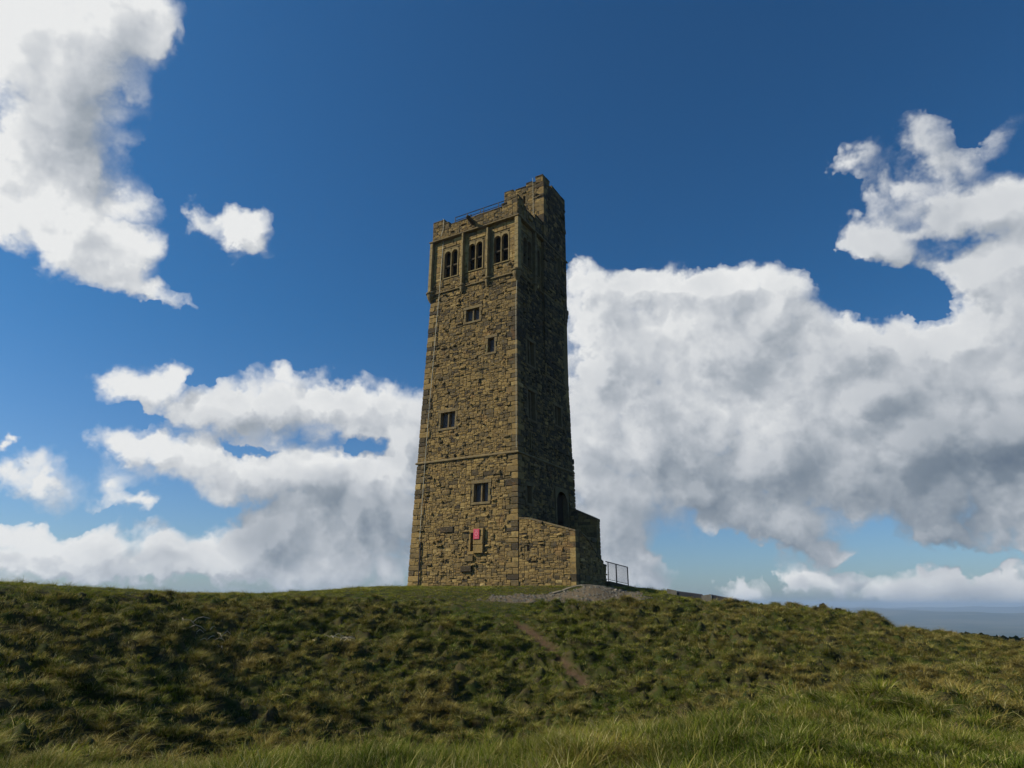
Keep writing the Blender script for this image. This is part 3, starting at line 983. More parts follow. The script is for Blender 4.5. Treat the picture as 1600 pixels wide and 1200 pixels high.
def tube(path, r, n=6):
    V, F = [], []
    P = [np.array(p, float) for p in path]
    for i, p in enumerate(P):
        d = P[min(i + 1, len(P) - 1)] - P[max(i - 1, 0)]
        d /= np.linalg.norm(d) + 1e-9
        a = np.cross(d, [0, 0, 1.0] if abs(d[2]) < 0.9 else [1.0, 0, 0])
        a /= np.linalg.norm(a)
        b_ = np.cross(d, a)
        for k in range(n):
            t_ = 2 * math.pi * k / n
            V.append(p + (a * math.cos(t_) + b_ * math.sin(t_)) * r)
    for i in range(len(P) - 1):
        for k in range(n):
            F.append((i * n + k, i * n + (k + 1) % n, (i + 1) * n + (k + 1) % n, (i + 1) * n + k))
    F.append(tuple(range(n - 1, -1, -1)))
    F.append(tuple(range((len(P) - 1) * n, len(P) * n)))
    return V, F


# ------------------------------------------------------------------ the tower
tower = empty("stone_tower", tuple(P0), label="tall square tapering stone tower with a stair turret standing on the grassy hill", category="tower")
bd = Build(tower)

Z_MID, Z_BEL, Z_COR, Z_CREN, Z_TOP = 8.2, 21.2, 25.78, 26.98, 27.55
# openings: s0, s1, z0, z1, kind
WF = [(3.48, 4.62, 18.2, 19.18, 'two'), (2.14, 2.66, 15.46, 16.55, 'one'), (5.18, 6.38, 10.48, 11.60, 'two'), (2.29, 3.38, 5.18, 6.38, 'two'), (3.21, 3.50, 2.12, 3.24, 'slit')]
WS = [(1.70, 2.70, 14.7, 16.5, 'two'), (1.68, 2.66, 10.8, 12.8, 'two'), (5.70, 6.70, 11.3, 12.72, 'two'), (1.82, 2.02, 8.75, 9.85, 'slit'), (1.3, 1.9, 5.1, 6.2, 'one')]
BELF = [(5.65, 6.87), (3.41, 4.63), (1.17, 2.39)]
BELS = [(1.40, 2.62), (3.20, 3.95)]
DOOR = (5.45, 7.15, 3.35, 6.52)


def shaft_edge(lim):
    def e(z):
        return ins(z) + 0.02, lim - ins(z) - 0.02
    return e


# quoins: long and short work on the four corners, each one a block wrapping the corner
def quoin_list(za, zb, seed):
    r = np.random.default_rng(seed)
    z, k, out = za, 0, []
    while z < zb - 0.12:
        h_ = min(r.uniform(0.26, 0.46), zb - z)
        a, b_ = (0.78, 0.42) if k % 2 else (0.42, 0.78)
        out.append((z, z + h_, a * r.uniform(0.85, 1.15), b_ * r.uniform(0.85, 1.15), r.uniform(0.012, 0.030)))
        z += h_
        k += 1
    return out


QH = {'front': [], 'side': [], 'left': []}
QR = np.random.default_rng(77)


def quoin_block(corner, q, root):
    za, zb, a, b_, o = q
    g_ = 0.006
    za, zb = za + g_, zb - g_
    i0, i1 = float(ins(za)), float(ins(zb))
    pts = []
    jitter = QR.uniform(-0.008, 0.008, (3, 12, 2))
    ch = 0.022
    for lvl, (z, i_, k) in enumerate(((za, i0, ch), (za + 0.035, i0, 0.0), (zb - 0.035, i1, 0.0), (zb, i1, ch))):
        oo = o - k
        if corner == 'near':
            ring = [(i_ - oo, i_ - oo), (i_ + a, i_ - oo), (i_ + a, i_ + .1), (i_ + .1, i_ + .1), (i_ + .1, i_ + b_), (i_ - oo, i_ + b_)]
            cx = [(u, v) for u, v in ring]
        elif corner == 'left':
            cx = [(TW - i_ + oo, i_ - oo), (TW - i_ - a, i_ - oo), (TW - i_ - a, i_ + .1), (TW - i_ - .1, i_ + .1), (TW - i_ - .1, i_ + b_), (TW - i_ + oo, i_ + b_)]
        else:
            cx = [(i_ - oo, TD - i_ + oo), (i_ - oo, TD - i_ - a), (i_ + .1, TD - i_ - a), (i_ + .1, TD - i_ - .1), (i_ + b_, TD - i_ - .1), (i_ + b_, TD - i_ + oo)]
        for n_, (u, v_) in enumerate(cx):
            ju, jv = jitter[min(lvl, 2) if lvl < 3 else 2][n_]
            pts.append(P0 + E1 * (u + ju) + E2 * (v_ + jv) + np.array([0, 0, z]))
    F = []
    for L in range(3):
        for k in range(6):
            F.append((L * 6 + k, L * 6 + (k + 1) % 6, L * 6 + 6 + (k + 1) % 6, L * 6 + 6 + k))
    # caps of an L shape
    for base, fl in ((0, 1), (18, 0)):
        q1, q2 = [base, base + 1, base + 2, base + 3], [base, base + 3, base + 4, base + 5]
        F += [tuple(q1), tuple(q2)]
    tn_ = float(np.clip(QR.normal(0.36, 0.20), 0.0, 0.8))
    part("quoin", (pts, F), m_stone, root, tn_)


quoins = {}
for c_name, sd_ in (('near', 1), ('left', 2), ('rear', 3)):
    quoins[c_name] = quoin_list(0.0, Z_MID - 0.10, sd_) + quoin_list(Z_MID + 0.10, Z_BEL - 0.25, sd_ + 10)
    for q in quoins[c_name]:
        quoin_block(c_name, q, tower)


def q_at(lst, z):
    for q in lst:
        if q[0] <= z < q[1]:
            return q
    return (0, 0, 0.5, 0.5, 0)


def edge_front(z):
    i_ = ins(z)
    return i_ + q_at(quoins['near'], z)[2] + 0.06, TW - i_ - q_at(quoins['left'], z)[2] - 0.06


def edge_side(z):
    i_ = ins(z)
    return i_ + q_at(quoins['near'], z)[3] + 0.06, TD - i_ - q_at(quoins['rear'], z)[2] - 0.06


def edge_left(z):
    i_ = ins(z)
    return i_ + q_at(quoins['left'], z)[3] + 0.06, TD - i_ - 0.02


def hole4(ws, m_=0.0):
    return [(w_[0] - m_, w_[1] + m_, w_[2] - m_ * 0.9, w_[3] + m_ * 1.1) for w_ in ws]


def taper(fc, lim):
    return Face(lambda s, z, o: fc.fn(np.clip(s, ins(z) + 0.03, lim - ins(z) - 0.03), z, o))


core = []
for fc, wd, hs in ((front, TW, hole4(WF)), (side, TD, hole4(WS) + [DOOR]), (left, TD, []), (back, TW, [])):
    core.append(sheet(taper(fc, wd), 0.0, wd, -0.3, 21.0, hs, -0.03, 0.42))
part("wall_core", join(core), m_mortar, tower)



def shade_toned(rects):
    """shade of the side turned from the sun put into darker stone tones"""
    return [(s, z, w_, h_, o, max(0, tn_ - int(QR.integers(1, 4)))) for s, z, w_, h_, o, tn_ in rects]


frames_f = hole4(WF[:4], 0.17)
bd.add(front, lay(front, 0, TW, 0.0, Z_MID - 0.08, frames_f + [(3.1, 3.62, 2.0, 3.45), (2.42, 3.20, 1.95, 3.5)], edge=edge_front, seed=1), 1.0)
bd.add(front, lay(front, 0.1, TW - .1, Z_MID + 0.10, Z_BEL - 0.08, frames_f, edge=edge_front, seed=2  ), 1.0)
sh = hole4(WS[:3] + WS[4:], 0.15) + hole4(WS[3:4], 0.05) + [(DOOR[0] - .22, DOOR[1] + .22, DOOR[2] - .1, DOOR[3] + .25)]
bd.add(side, shade_toned(lay(side, 0, TD, 0.0, Z_MID - 0.08, sh, edge=edge_side, seed=3)), 0.42)
bd.add(side, shade_toned(lay(side, 0.1, TD - .1, Z_MID + 0.10, Z_BEL - 0.08, sh, edge=edge_side, seed=4)), 0.42)
bd.add(left, lay(left, 0, TD, 0.0, Z_MID - 0.08, [], cw=0.28, ch=0.17, edge=edge_left, seed=5), 0.01)
bd.add(left, lay(left, 0.1, TD - .1, Z_MID + 0.1, Z_BEL - .08, [], cw=0.28, ch=0.17, edge=edge_left, seed=6), 0.01)
bd.add(back, lay(back, 0, TW, 0.0, Z_BEL - .08, [], cw=0.42, ch=0.24, edge=shaft_edge(TW), seed=7), 0.001)

# ---- windows of the shaft
def window(fc, s0, s1, z0, z1, kind, root, tn_=0.55):
    d = 0.36
    fr = []
    j = 0.15
    pr = 0.035
    # jambs of two or three stones, lintel and sill, each set a little apart
    fr.append(box(fc, s0 - j - 0.10, s1 + j + 0.10, z1 + 0.004, z1 + 0.24, -0.10, pr + 0.012, 0.015))
    fr.append(box(fc, s0 - j - 0.06, s1 + j + 0.06, z0 - 0.17, z0 - 0.004, -0.10, pr + 0.03, 0.02))
    n_ = 3 if z1 - z0 > 0.9 else 2
    for a, b_ in ((s0 - j, s0 - 0.003), (s1 + 0.003, s1 + j)):
        for k in range(n_):
            ext = 0.07 if (k % 2 == 0) else 0.0
            zz0, zz1 = z0 + (z1 - z0) * k / n_ + 0.004, z0 + (z1 - z0) * (k + 1) / n_ - 0.004
            aa, bb = (a - ext, b_) if a < s0 else (a, b_ + ext)
            fr.append(box(fc, aa, bb, zz0, zz1, -0.10, pr - 0.004 * k, 0.012))
    win = part("window", join(fr), m_dress, root, tn_)
    if kind == 'two':
        mid_ = (s0 + s1) / 2
        part("mullion", join([box(fc, mid_ - 0.075, mid_ + 0.075, z0, z1, -0.33, -0.07, 0.035)]), m_dress, win, tn_ - .05)
        for a, b_ in ((s0 + .003, mid_ - 0.07), (mid_ + 0.07, s1 - .003)):
            part("pane", join([box(fc, a, b_, z0 + .003, z1 - .003, -0.34, -0.30)]), m_pane, win)
    else:
        part("pane", join([box(fc, s0 + .003, s1 - .003, z0 + .003, z1 - .003, -0.34, -0.30)]), m_pane, win)
    return win


for s0, s1, z0, z1, k in WF[:4]:
    window(front, s0, s1, z0, z1, k, tower, 0.42)
for s0, s1, z0, z1, k in WS[:3] + WS[4:]:
    window(side, s0, s1, z0, z1, k, tower, 0.35)

# narrow slit with a mossy lintel beside the notice, and the flat pier the notice hangs on
for b_ in (box(front, 3.06, 3.66, 3.25, 3.44, -0.1, 0.05, 0.02), box(front, 3.503, 3.64, 2.12, 3.24, -0.1, 0.035, 0.015), box(front, 3.10, 3.66, 1.92, 2.11, -0.1, 0.05, 0.02)):
    part("slit_stone", b_, m_stone, tower, 0.58)
for b_ in (box(front, 2.46, 3.20, 1.98, 2.50, -0.05, 0.20, 0.025), box(front, 2.47, 3.20, 2.508, 3.02, -0.05, 0.215, 0.025), box(front, 2.46, 3.19, 3.028, 3.50, -0.05, 0.205, 0.025)):
    part("pier_slab", b_, m_stone, tower, random.uniform(0.48, 0.6))
part("pane", box(front, 3.213, 3.497, 2.123, 3.237, -0.14, -0.11), m_void, tower)  # near-black sheet set in to paint the slit's depth dark
# proud corbel stone low on the wall
part("corbel_stone", join([box(front, 3.30, 4.12, 0.88, 1.24, -0.05, 0.17, 0.03)]), m_stone, tower, 0.02)
part("corbel_stone", join([box(front, 3.22, 3.86, 1.50, 1.86, -0.05, 0.12, 0.03)]), m_stone, tower, 0.30)
part("corbel_stone", join([box(front, 4.85, 5.90, 3.36, 3.74, -0.05, 0.10, 0.03)]), m_stone, tower, 0.0)


# ---- pointed door on the shaded side
def arch_poly(s0, s1, z0, spring, apex, n=7):
    w_ = s1 - s0
    pts = [(s0, z0)]
    h_ = apex - spring
    for k in range(n + 1):
        q = k / n
        pts.append((s0 + w_ / 2 * (1 - math.cos(q * math.pi / 2)) , spring + h_ * math.sin(q * math.pi / 2) ** 0.9))
    half = pts[1:]
    out_ = [(s0, z0)] + half + [(s0 + s1 - a, b_) for a, b_ in reversed(half[:-1])] + [(s1, z0)]
    return out_


def arch_frame(fc, s0, s1, z0, spring, apex, S0, S1, Z1, o0, o1):
    """the wall piece round an arched head: outer rectangle minus the arch, with thickness"""
    pl = arch_poly(s0, s1, z0, spring, apex)
    n_ = len(pl)
    outer = []
    for a, b_ in pl:
        c_ = (s0 + s1) / 2
        if b_ <= spring + 1e-6:
            outer.append((S0 if a < c_ else S1, b_))
        else:
            q = (a - s0) / (s1 - s0)
            if q < 0.22:
                outer.append((S0, spring + (Z1 - spring) * q / 0.22))
            elif q > 0.78:
                outer.append((S1, spring + (Z1 - spring) * (1 - q) / 0.22))
            else:
                outer.append((S0 + (S1 - S0) * (q - 0.22) / 0.56, Z1))
    V, F = [], []
    for o in (o0, o1):
        V += [fc.p(a, b_, o) for a, b_ in pl] + [fc.p(a, b_, o) for a, b_ in outer]
    m_ = 2 * n_
    for k in range(n_ - 1):
        F.append((k, k + 1, n_ + k + 1, n_ + k))
        F.append((m_ + k, m_ + k + 1, m_ + n_ + k + 1, m_ + n_ + k))
        F.append((k, k + 1, m_ + k + 1, m_ + k))
        F.append((n_ + k, n_ + k + 1, m_ + n_ + k + 1, m_ + n_ + k))
    for k in (0, n_ - 1):
        F.append((k, n_ + k, m_ + n_ + k, m_ + k))
    return V, F


door = part("doorway", arch_frame(side, DOOR[0], DOOR[1], DOOR[2], 5.6, DOOR[3] - .02, DOOR[0] - .2, DOOR[1] + .2, DOOR[3] + .22, -0.05, 0.05), m_dress, tower, 0.35)
part("door_leaf", join([box(side, DOOR[0], DOOR[1], DOOR[2], DOOR[3], -0.40, -0.34)]), m_oak, door)


# ---- string courses
def ring_course(z, h_, proud, name, inset=None, slope=0.5):
    i_ = float(ins(z)) if inset is None else inset
    V = []
    for zz, o in ((z - h_ / 2, proud * 0.55), (z - h_ / 2 + 0.03, proud), (z + h_ / 2 - h_ * slope, proud), (z + h_ / 2, 0.02)):
        k = i_ - o
        for u, v_ in ((k, k), (TW - k, k), (TW - k, TD - k), (k, TD - k)):
            V.append(P0 + E1 * u + E2 * v_ + np.array([0, 0, zz]))
    for zz in (z + h_ / 2, z - h_ / 2):
        k = i_ + 0.08
        for u, v_ in ((k, k), (TW - k, k), (TW - k, TD - k), (k, TD - k)):
            V.append(P0 + E1 * u + E2 * v_ + np.array([0, 0, zz]))
    F = []
    seq = [0, 4, 8, 12, 16, 20, 0]
    for a, b_ in zip(seq[:-1], seq[1:]):
        for k in range(4):
            F.append((a + k, a + (k + 1) % 4, b_ + (k + 1) % 4, b_ + k))
    return part(name, (V, F), m_dress, tower, 0.42)


ring_course(Z_MID, 0.19, 0.12, "string_course")
ring_course(Z_BEL, 0.17, 0.13, "string_course", inset=0.41)
ring_course(Z_COR, 0.24, 0.26, "cornice", inset=0.41)

# ---- belfry stage: recessed panels between slim pilasters
PIN = 0.46       # panel plane
bf, bs = flat('front', PIN), flat('side', PIN)
blf, bbk = flat('left', TW - PIN), flat('back', TD - PIN)
ARCH_T = 0.55


def bel_window(fc, s0, s1, z0=22.42, z1=24.68, tn_=0.62):
    mid_ = (s0 + s1) / 2
    zt = 23.42
    fr = [box(fc, s0 - 0.10, s0 - .003, z0 - 0.02, z1 + 0.05, -0.05, 0.030, 0.01), box(fc, s1 + .003, s1 + 0.10, z0 - 0.02, z1 + 0.05, -0.05, 0.028, 0.01),
          box(fc, s0 - 0.12, s1 + 0.12, z0 - 0.12, z0 - 0.024, -0.05, 0.045, 0.015)]
    win = part("window", join(fr), m_dress, tower, tn_)
    heads = []
    for a, b_ in ((s0, mid_ - 0.05), (mid_ + 0.05, s1)):
        heads.append(arch_frame(fc, a, b_, z1 - 0.55, z1 - 0.34, z1 - 0.02, a - 0.0001, b_ + 0.0001, z1 + 0.16, -0.20, 0.022))
    part("arched_head", join(heads + [box(fc, s0 - .10, s1 + .10, z1 + 0.165, z1 + 0.23, -0.05, 0.035, 0.012)]), m_dress, win, tn_)
    part("mullion", join([box(fc, mid_ - 0.048, mid_ + 0.048, z0, z1 + .14, -0.26, 0.0, 0.02)]), m_dress, win, tn_)
    part("transom", join([box(fc, s0, s1, zt - 0.08, zt + 0.08, -0.26, -0.10, 0.03)]), m_stone, win, -0.2)  # shadow on the transom put into its dark tone
    for a, b_ in ((s0, mid_ - 0.05), (mid_ + 0.05, s1)):
        part("pane", join([box(fc, a + .003, b_ - .003, z0 + .003, z1, -0.345, -0.31)]), m_void, win)
    return win


bh_f = [(a, b_, 22.42, 24.84) for a, b_ in BELF]
bh_s = [(a, b_, 22.42, 24.84) for a, b_ in BELS]
part("belfry_core", join([sheet(bf, PIN, TW - PIN, 21.0, 26.0, bh_f, -0.03, 0.42), sheet(bs, PIN, TD - PIN, 21.0, 26.0, bh_s, -0.03, 0.42),
                          sheet(blf, PIN, TD - PIN, 21.0, 26.0, [], -0.03, 0.4), sheet(bbk, PIN, TW - PIN, 21.0, 26.0, [], -0.03, 0.4)]), m_mortar, tower)
for a, b_ in BELF:
    bel_window(bf, a, b_)
for a, b_ in BELS:
    bel_window(bs, a, b_, tn_=0.4)
PILF = [(2.75, 2.90), (4.97, 5.12)]
PILS = [(2.80, 3.02), (5.6, 5.8)]


def bel_rects(fc, lo, hi, wins, pils, seed, view):
    hs = [(a - .15, b_ + .15, 22.24, 24.94) for a, b_ in wins] + [(a - .01, b_ + .01, 21, 26) for a, b_ in pils]
    bd.add(fc, lay(fc, lo, hi, 21.30, 22.30, hs, seed=seed, jut=0.02, big=0.06), view)
    up = lay(fc, lo, hi, 22.30, 25.64, hs, cw=0.26, ch=0.17, seed=seed + 100, jut=0.010, big=0.05)
    bd.add(fc, [(s, z, w_ + .008, h_ + .008, min(o, 0.03), min(6, tn_ + 2)) for s, z, w_, h_, o, tn_ in up], view, kind='s')


bel_rects(bf, 0.54, TW - 0.50, BELF, PILF, 21, 0.9)
bel_rects(bs, 0.54, 4.2, BELS, PILS[:1], 22, 0.4)
bel_rects(blf, 0.72, TD - 0.72, [], [], 23, 0.01)
bel_rects(bbk, 0.72, TW - 0.72, [], [], 24, 0.001)


def pil_stones(fc, a, b_, o, name="pilaster", tn_=0.62):
    """shaft of long stones with a tapering corbel below"""
    ps, z, k = [], 21.36, 0
    r = np.random.default_rng(int(a * 100) + 3)
    while z < 25.66 - 0.2:
        h_ = min(r.uniform(0.4, 0.75), 25.66 - z)
        e = r.uniform(-0.008, 0.008)
        ps.append(box(fc, a + e, b_ - e, z + .004, z + h_ - .004, -0.06, o + e, 0.015))
        z += h_
    return part(name, join(ps), m_dress, tower, tn_)


def corbel(cu, cv, r_top, zt, zb, inner, name="corbel"):
    """a moulded round corbel: rings of falling radius about (u, v)"""
    n_ = 14
    V, F = [], []
    prof = [(zt + 0.10, r_top * 0.86), (zt + 0.03, r_top), (zt - 0.06, r_top), (zt - 0.09, r_top * 0.82)]
    for k in range(6):
        q = (k + 1) / 6
        prof.append((zt - 0.09 + (zb - zt + 0.09) * q, r_top * 0.82 * math.cos(q * 1.36)))
    for z, r_ in prof:
        for k in range(n_):
            t_ = 2 * math.pi * k / n_
            V.append(P0 + E1 * (cu + r_ * math.cos(t_)) + E2 * (cv + r_ * math.sin(t_)) + np.array([0, 0, z]))
    for i in range(len(prof) - 1):
        for k in range(n_):
            F.append((i * n_ + k, i * n_ + (k + 1) % n_, (i + 1) * n_ + (k + 1) % n_, (i + 1) * n_ + k))
    F.append(tuple(range(n_)))
    F.append(tuple(range((len(prof) - 1) * n_, len(prof) * n_)))
    return part(name, (V, F), m_dress, tower, 0.40, smooth=False)


for a, b_ in PILF:
    pil_stones(bf, a, b_, 0.31)
    corbel((a + b_) / 2, PIN - 0.10, 0.25, 21.30, 20.62, 0)
for a, b_ in PILS[:1]:
    pil_stones(bs, a, b_, 0.26, tn_=0.4)
    corbel(PIN - 0.10, (a + b_) / 2, 0.25, 21.30, 20.62, 0)
# corner shafts
for (u0, u1, v0, v1, cu, cv) in ((0.20, 0.50, 0.20, 0.64, 0.40, 0.40), (TW - 0.46, TW - 0.20, 0.20, 0.64, TW - 0.40, 0.40)):
    ps, z = [], 21.36
    r = np.random.default_rng(int(u0 * 10))
    while z < 25.66 - 0.2:
        h_ = min(r.uniform(0.35, 0.6), 25.66 - z)
        e = r.uniform(-0.008, 0.008)
        fc = flat('front', v0)
        ps.append(box(fc, u0 + e, u1 - e, z + .004, z + h_ - .004, -(v1 - v0), 0.0, 0.015))
        z += h_
    part("corner_shaft", join(ps), m_dress, tower, 0.70)
    corbel(cu, cv, 0.40, 21.32, 20.56, 0)

# ---- parapet with merlons
PI_ = 0.33
PF = {'front': flat('front', PI_), 'side': flat('side', PI_), 'left': flat('left', TW - PI_), 'back': flat('back', TD - PI_)}
LIM = {'front': (PI_, TW - PI_), 'side': (PI_, TD - PI_), 'left': (PI_, TD - PI_), 'back': (PI_, TW - PI_)}
PROFILE_TOP = {
    'front': [(PI_, 1.22, 27.58), (1.22, 1.72, 27.20), (1.72, 6.28, 26.98), (6.28, 6.50, 26.72), (6.50, 6.95, 27.22), (6.95, TW - PI_, 27.55)],
    'side': [(PI_, 1.15, 27.58), (1.15, 1.6, 27.2), (1.6, 3.0, 26.98), (3.0, 4.3, 27.4)],
    'left': [(PI_, 1.3, 27.55), (1.3, 3.2, 26.98), (3.2, 5.0, 27.5), (5.0, 7.0, 26.98), (7.0, TD - PI_, 27.5)],
    'back': [(PI_, 3.9, 27.4), (3.9, 6.2, 26.98), (6.2, TW - PI_, 27.5)],
}
core_p, cop = [], []
for kf, prof in PROFILE_TOP.items():
    fc = PF[kf]
    for k_, (a, b_, zt) in enumerate(prof):
        core_p.append(box(fc, a + 0.002, b_ - 0.002, 25.86, zt - 0.06, -0.42, -0.02))
        bd.add(fc, lay(fc, a, b_, 25.92, zt - 0.10, [], cw=0.16, ch=0.105, seed=31 + k_, jut=0.03, big=0.12), {'front': 0.9, 'side': 0.4}.get(kf, 0.01))
        n_ = max(1, int(round((b_ - a) / 0.75)))
        for j in range(n_):
            s0, s1 = a + (b_ - a) * j / n_ + 0.006, a + (b_ - a) * (j + 1) / n_ - 0.006
            r_ = random.uniform(-0.025, 0.02)
            cop.append((fc, s0, s1, zt - 0.10 + r_, zt + r_))
part("parapet_core", join(core_p), m_mortar, tower)
for fc, s0, s1, za, zb in cop:
    part("coping_stone", join([box(fc, s0, s1, za, zb, -0.46, 0.045 + random.uniform(-.015, .015), 0.02)]), m_stone, tower, random.uniform(0.05, 0.4))
roof = flat('front', 0.6)
part("roof_slab", join([box(roof, 0.6, TW - 0.6, 26.0, 26.12, -(TD - 1.3), 0.0)]), m_mortar, tower)

# gargoyle: a weathered spout leaning out of the cornice
gu, gz = 4.18, 26.30
G0 = P0 + E1 * gu + E2 * PI_ + np.array([0, 0, gz])
gar = []
path = [(0.30, -0.02, 0.17, 0.19), (0.0, 0.0, 0.18, 0.20), (-0.28, 0.03, 0.17, 0.19), (-0.52, 0.10, 0.14, 0.15), (-0.72, 0.14, 0.15, 0.17), (-0.90, 0.13, 0.11, 0.11), (-0.98, 0.08, 0.05, 0.06)]
V, F, n_ = [], [], 10
for o, dz, rw, rh in path:
    for k in range(n_):
        t_ = 2 * math.pi * k / n_
        V.append(G0 + E2 * o + E1 * rw * math.cos(t_) + np.array([0, 0, dz + rh * math.sin(t_)]))
for i in range(len(path) - 1):
    for k in range(n_):
        F.append((i * n_ + k, i * n_ + (k + 1) % n_, (i + 1) * n_ + (k + 1) % n_, (i + 1) * n_ + k))
F.append(tuple(range(n_)))
F.append(tuple(range((len(path) - 1) * n_, len(path) * n_)))
garg = part("gargoyle", (V, F), m_dress, tower, 0.0)
for sgn in (-1, 1):
    ear = [(0.08, 0.13), (0.2, 0.10), (0.18, 0.30)]
    ev = [G0 + E2 * (-0.66) + E1 * sgn * a + np.array([0, 0, 0.12 + b_]) for a, b_ in ear] + [G0 + E2 * (-0.58) + E1 * sgn * a + np.array([0, 0, 0.12 + b_]) for a, b_ in ear]
    part("ear", (ev, [(0, 1, 2), (3, 4, 5), (0, 1, 4, 3), (1, 2, 5, 4), (2, 0, 3, 5)]), m_dress, garg, 0.0)

# ---- stair turret at the rear corner, rising above the parapet
TU0, TU1, TV0, TV1 = 0.22, 3.85, 4.22, 8.12
tf, ts_, tl, tb = flat('front', TV0), flat('side', TU0), flat('left', TU1), flat('back', TV1)
SLIT_T = (1.83, 2.03, 29.6, 30.3)
SLIT_S = (6.55, 6.9, 23.9, 25.4)
tz = 31.2
low_core = [box(ts_, TV0 + .03, TV1, 14.6, 20.9, -0.5, -0.03)]
part("turret_core", join([sheet(tf, TU0 + .03, TU1, 25.9, tz, [SLIT_T], -0.03, 0.3), sheet(ts_, TV0 + .03, TV1, 20.85, tz, [SLIT_S], -0.03, 0.3),
                          sheet(tl, TV0 + .03, TV1, 25.9, tz, [], -0.03, 0.3), sheet(tb, TU0 + .03, TU1, 20.85, tz, [], -0.03, 0.3),
                          sheet(tf, TU0 + .03, 0.7, 14.6, 25.9, [], -0.03, 0.3), box(flat('front', TV0), TU0 + .1, TU1 - .1, 30.7, 30.8, -3.6, -0.1)] + low_core), m_mortar, tower)
bd.add(tf, lay(tf, TU0, TU1, 26.0, tz - 0.1, [(SLIT_T[0] - .05, SLIT_T[1] + .05, SLIT_T[2] - .05, SLIT_T[3] + .05)], cw=0.155, ch=0.105, seed=51, jut=0.03), 0.9)
bd.add(ts_, shade_toned(lay(ts_, TV0, TV1, 21.30, tz - 0.1, [(SLIT_S[0] - .1, SLIT_S[1] + .1, SLIT_S[2] - .1, SLIT_S[3] + .1)], cw=0.18, ch=0.12, seed=52, jut=0.03)), 0.42)
bd.add(ts_, shade_toned(lay(ts_, TV0, 7.4, 14.8, 21.10, [], cw=0.18, ch=0.12, seed=53, jut=0.03)), 0.40)
bd.add(tl, lay(tl, TV0, TV1, 26.0, tz - 0.1, [], cw=0.3, ch=0.2, seed=54), 0.01)
bd.add(tb, lay(tb, TU0, TU1, 21.3, tz - 0.1, [], cw=0.4, ch=0.25, seed=55), 0.001)
for b_ in (box(tf, SLIT_T[0] - .12, SLIT_T[0] - .003, SLIT_T[2] - .04, SLIT_T[3] + .1, -0.05, 0.04, 0.015), box(tf, SLIT_T[1] + .003, SLIT_T[1] + .12, SLIT_T[2] - .04, SLIT_T[3] + .1, -0.05, 0.042, 0.015),
           box(ts_, SLIT_S[0] - .1, SLIT_S[0] - .003, SLIT_S[2] - .1, SLIT_S[3] + .1, -0.05, 0.04, 0.015), box(ts_, SLIT_S[1] + .003, SLIT_S[1] + .1, SLIT_S[2] - .1, SLIT_S[3] + .1, -0.05, 0.042, 0.015)):
    part("slit_stone", b_, m_dress, tower, 0.35)
T_TOP = {
    'front': (tf, [(TU0, 0.93, 31.78), (0.93, 1.22, 31.36), (1.22, 1.80, 31.50), (1.80, 2.78, 31.26), (2.78, 3.0, 31.08), (3.0, TU1, 31.36)]),
    'side': (ts_, [(TV0 + 0.45, 5.3, 31.74), (5.3, 5.62, 31.36), (5.62, TV1, 31.62)]),
    'left': (tl, [(TV0 + 0.45, 6.0, 31.30), (6.0, TV1, 31.2)]),
    'back': (tb, [(TU0 + 0.45, 2.0, 31.5), (2.0, TU1 - 0.45, 31.3)]),
}
tm = []
for kf, (fc, prof) in T_TOP.items():
    for a, b_, zt in prof:
        tm.append(box(fc, a + .003, b_ - .003, tz - 0.2, zt - 0.08, -0.42, -0.02))
        if zt - 0.1 - (tz - 0.1) > 0.12:
            bd.add(fc, lay(fc, a, b_, tz - 0.1, zt - 0.09, [], cw=0.17, ch=0.11, seed=61), 0.8 if kf == 'front' else 0.3)
        n_ = max(1, int(round((b_ - a) / 0.7)))
        for j in range(n_):
            s0, s1 = a + (b_ - a) * j / n_ + 0.006, a + (b_ - a) * (j + 1) / n_ - 0.006
            r_ = random.uniform(-0.03, 0.03)
            part("coping_stone", join([box(fc, s0, s1, zt - 0.09 + r_, zt + r_, -0.44, 0.05 + random.uniform(-.02, .02), 0.02)]), m_stone, tower, random.uniform(0.02, 0.35))
part("turret_parapet", join(tm), m_mortar, tower)
# corbelled rear corner of the belfry stage
rc = []
for k, (z0, z1, o) in enumerate(((19.9, 20.25, 0.03), (20.25, 20.6, 0.09), (20.6, 20.95, 0.16), (20.95, 21.3, 0.22))):
    rc.append(box(flat('side', TU0), 7.6, 8.03 + o, z0 + .004, z1 - .004, -0.9, o * 0.3 + 0.02, 0.02))
part("corner_corbel", join(rc), m_dress, tower, 0.2)

# stones of the turret corner
z = 25.95
k = 0
while z < tz - 0.15:
    h_ = min(random.uniform(0.28, 0.42), tz - 0.1 - z)
    a, b_ = (0.6, 0.35) if k % 2 else (0.35, 0.6)
    o = random.uniform(0.03, 0.06)
    ring = [(TU0 - o, TV0 - o), (TU0 + a, TV0 - o), (TU0 + a, TV0 + .1), (TU0 + .1, TV0 + .1), (TU0 + .1, TV0 + b_), (TU0 - o, TV0 + b_)]
    V = [P0 + E1 * u + E2 * v_ + np.array([0, 0, zz]) for zz in (z + .006, z + h_ - .006) for u, v_ in ring]
    F = [(i, (i + 1) % 6, 6 + (i + 1) % 6, 6 + i) for i in range(6)] + [(0, 1, 2, 3), (0, 3, 4, 5), (6, 7, 8, 9), (6, 9, 10, 11)]
    part("quoin", (V, F), m_stone, tower, float(np.clip(random.gauss(0.34, 0.18), 0, 0.8)))
    z += h_
    k += 1

bd.done(300, "")

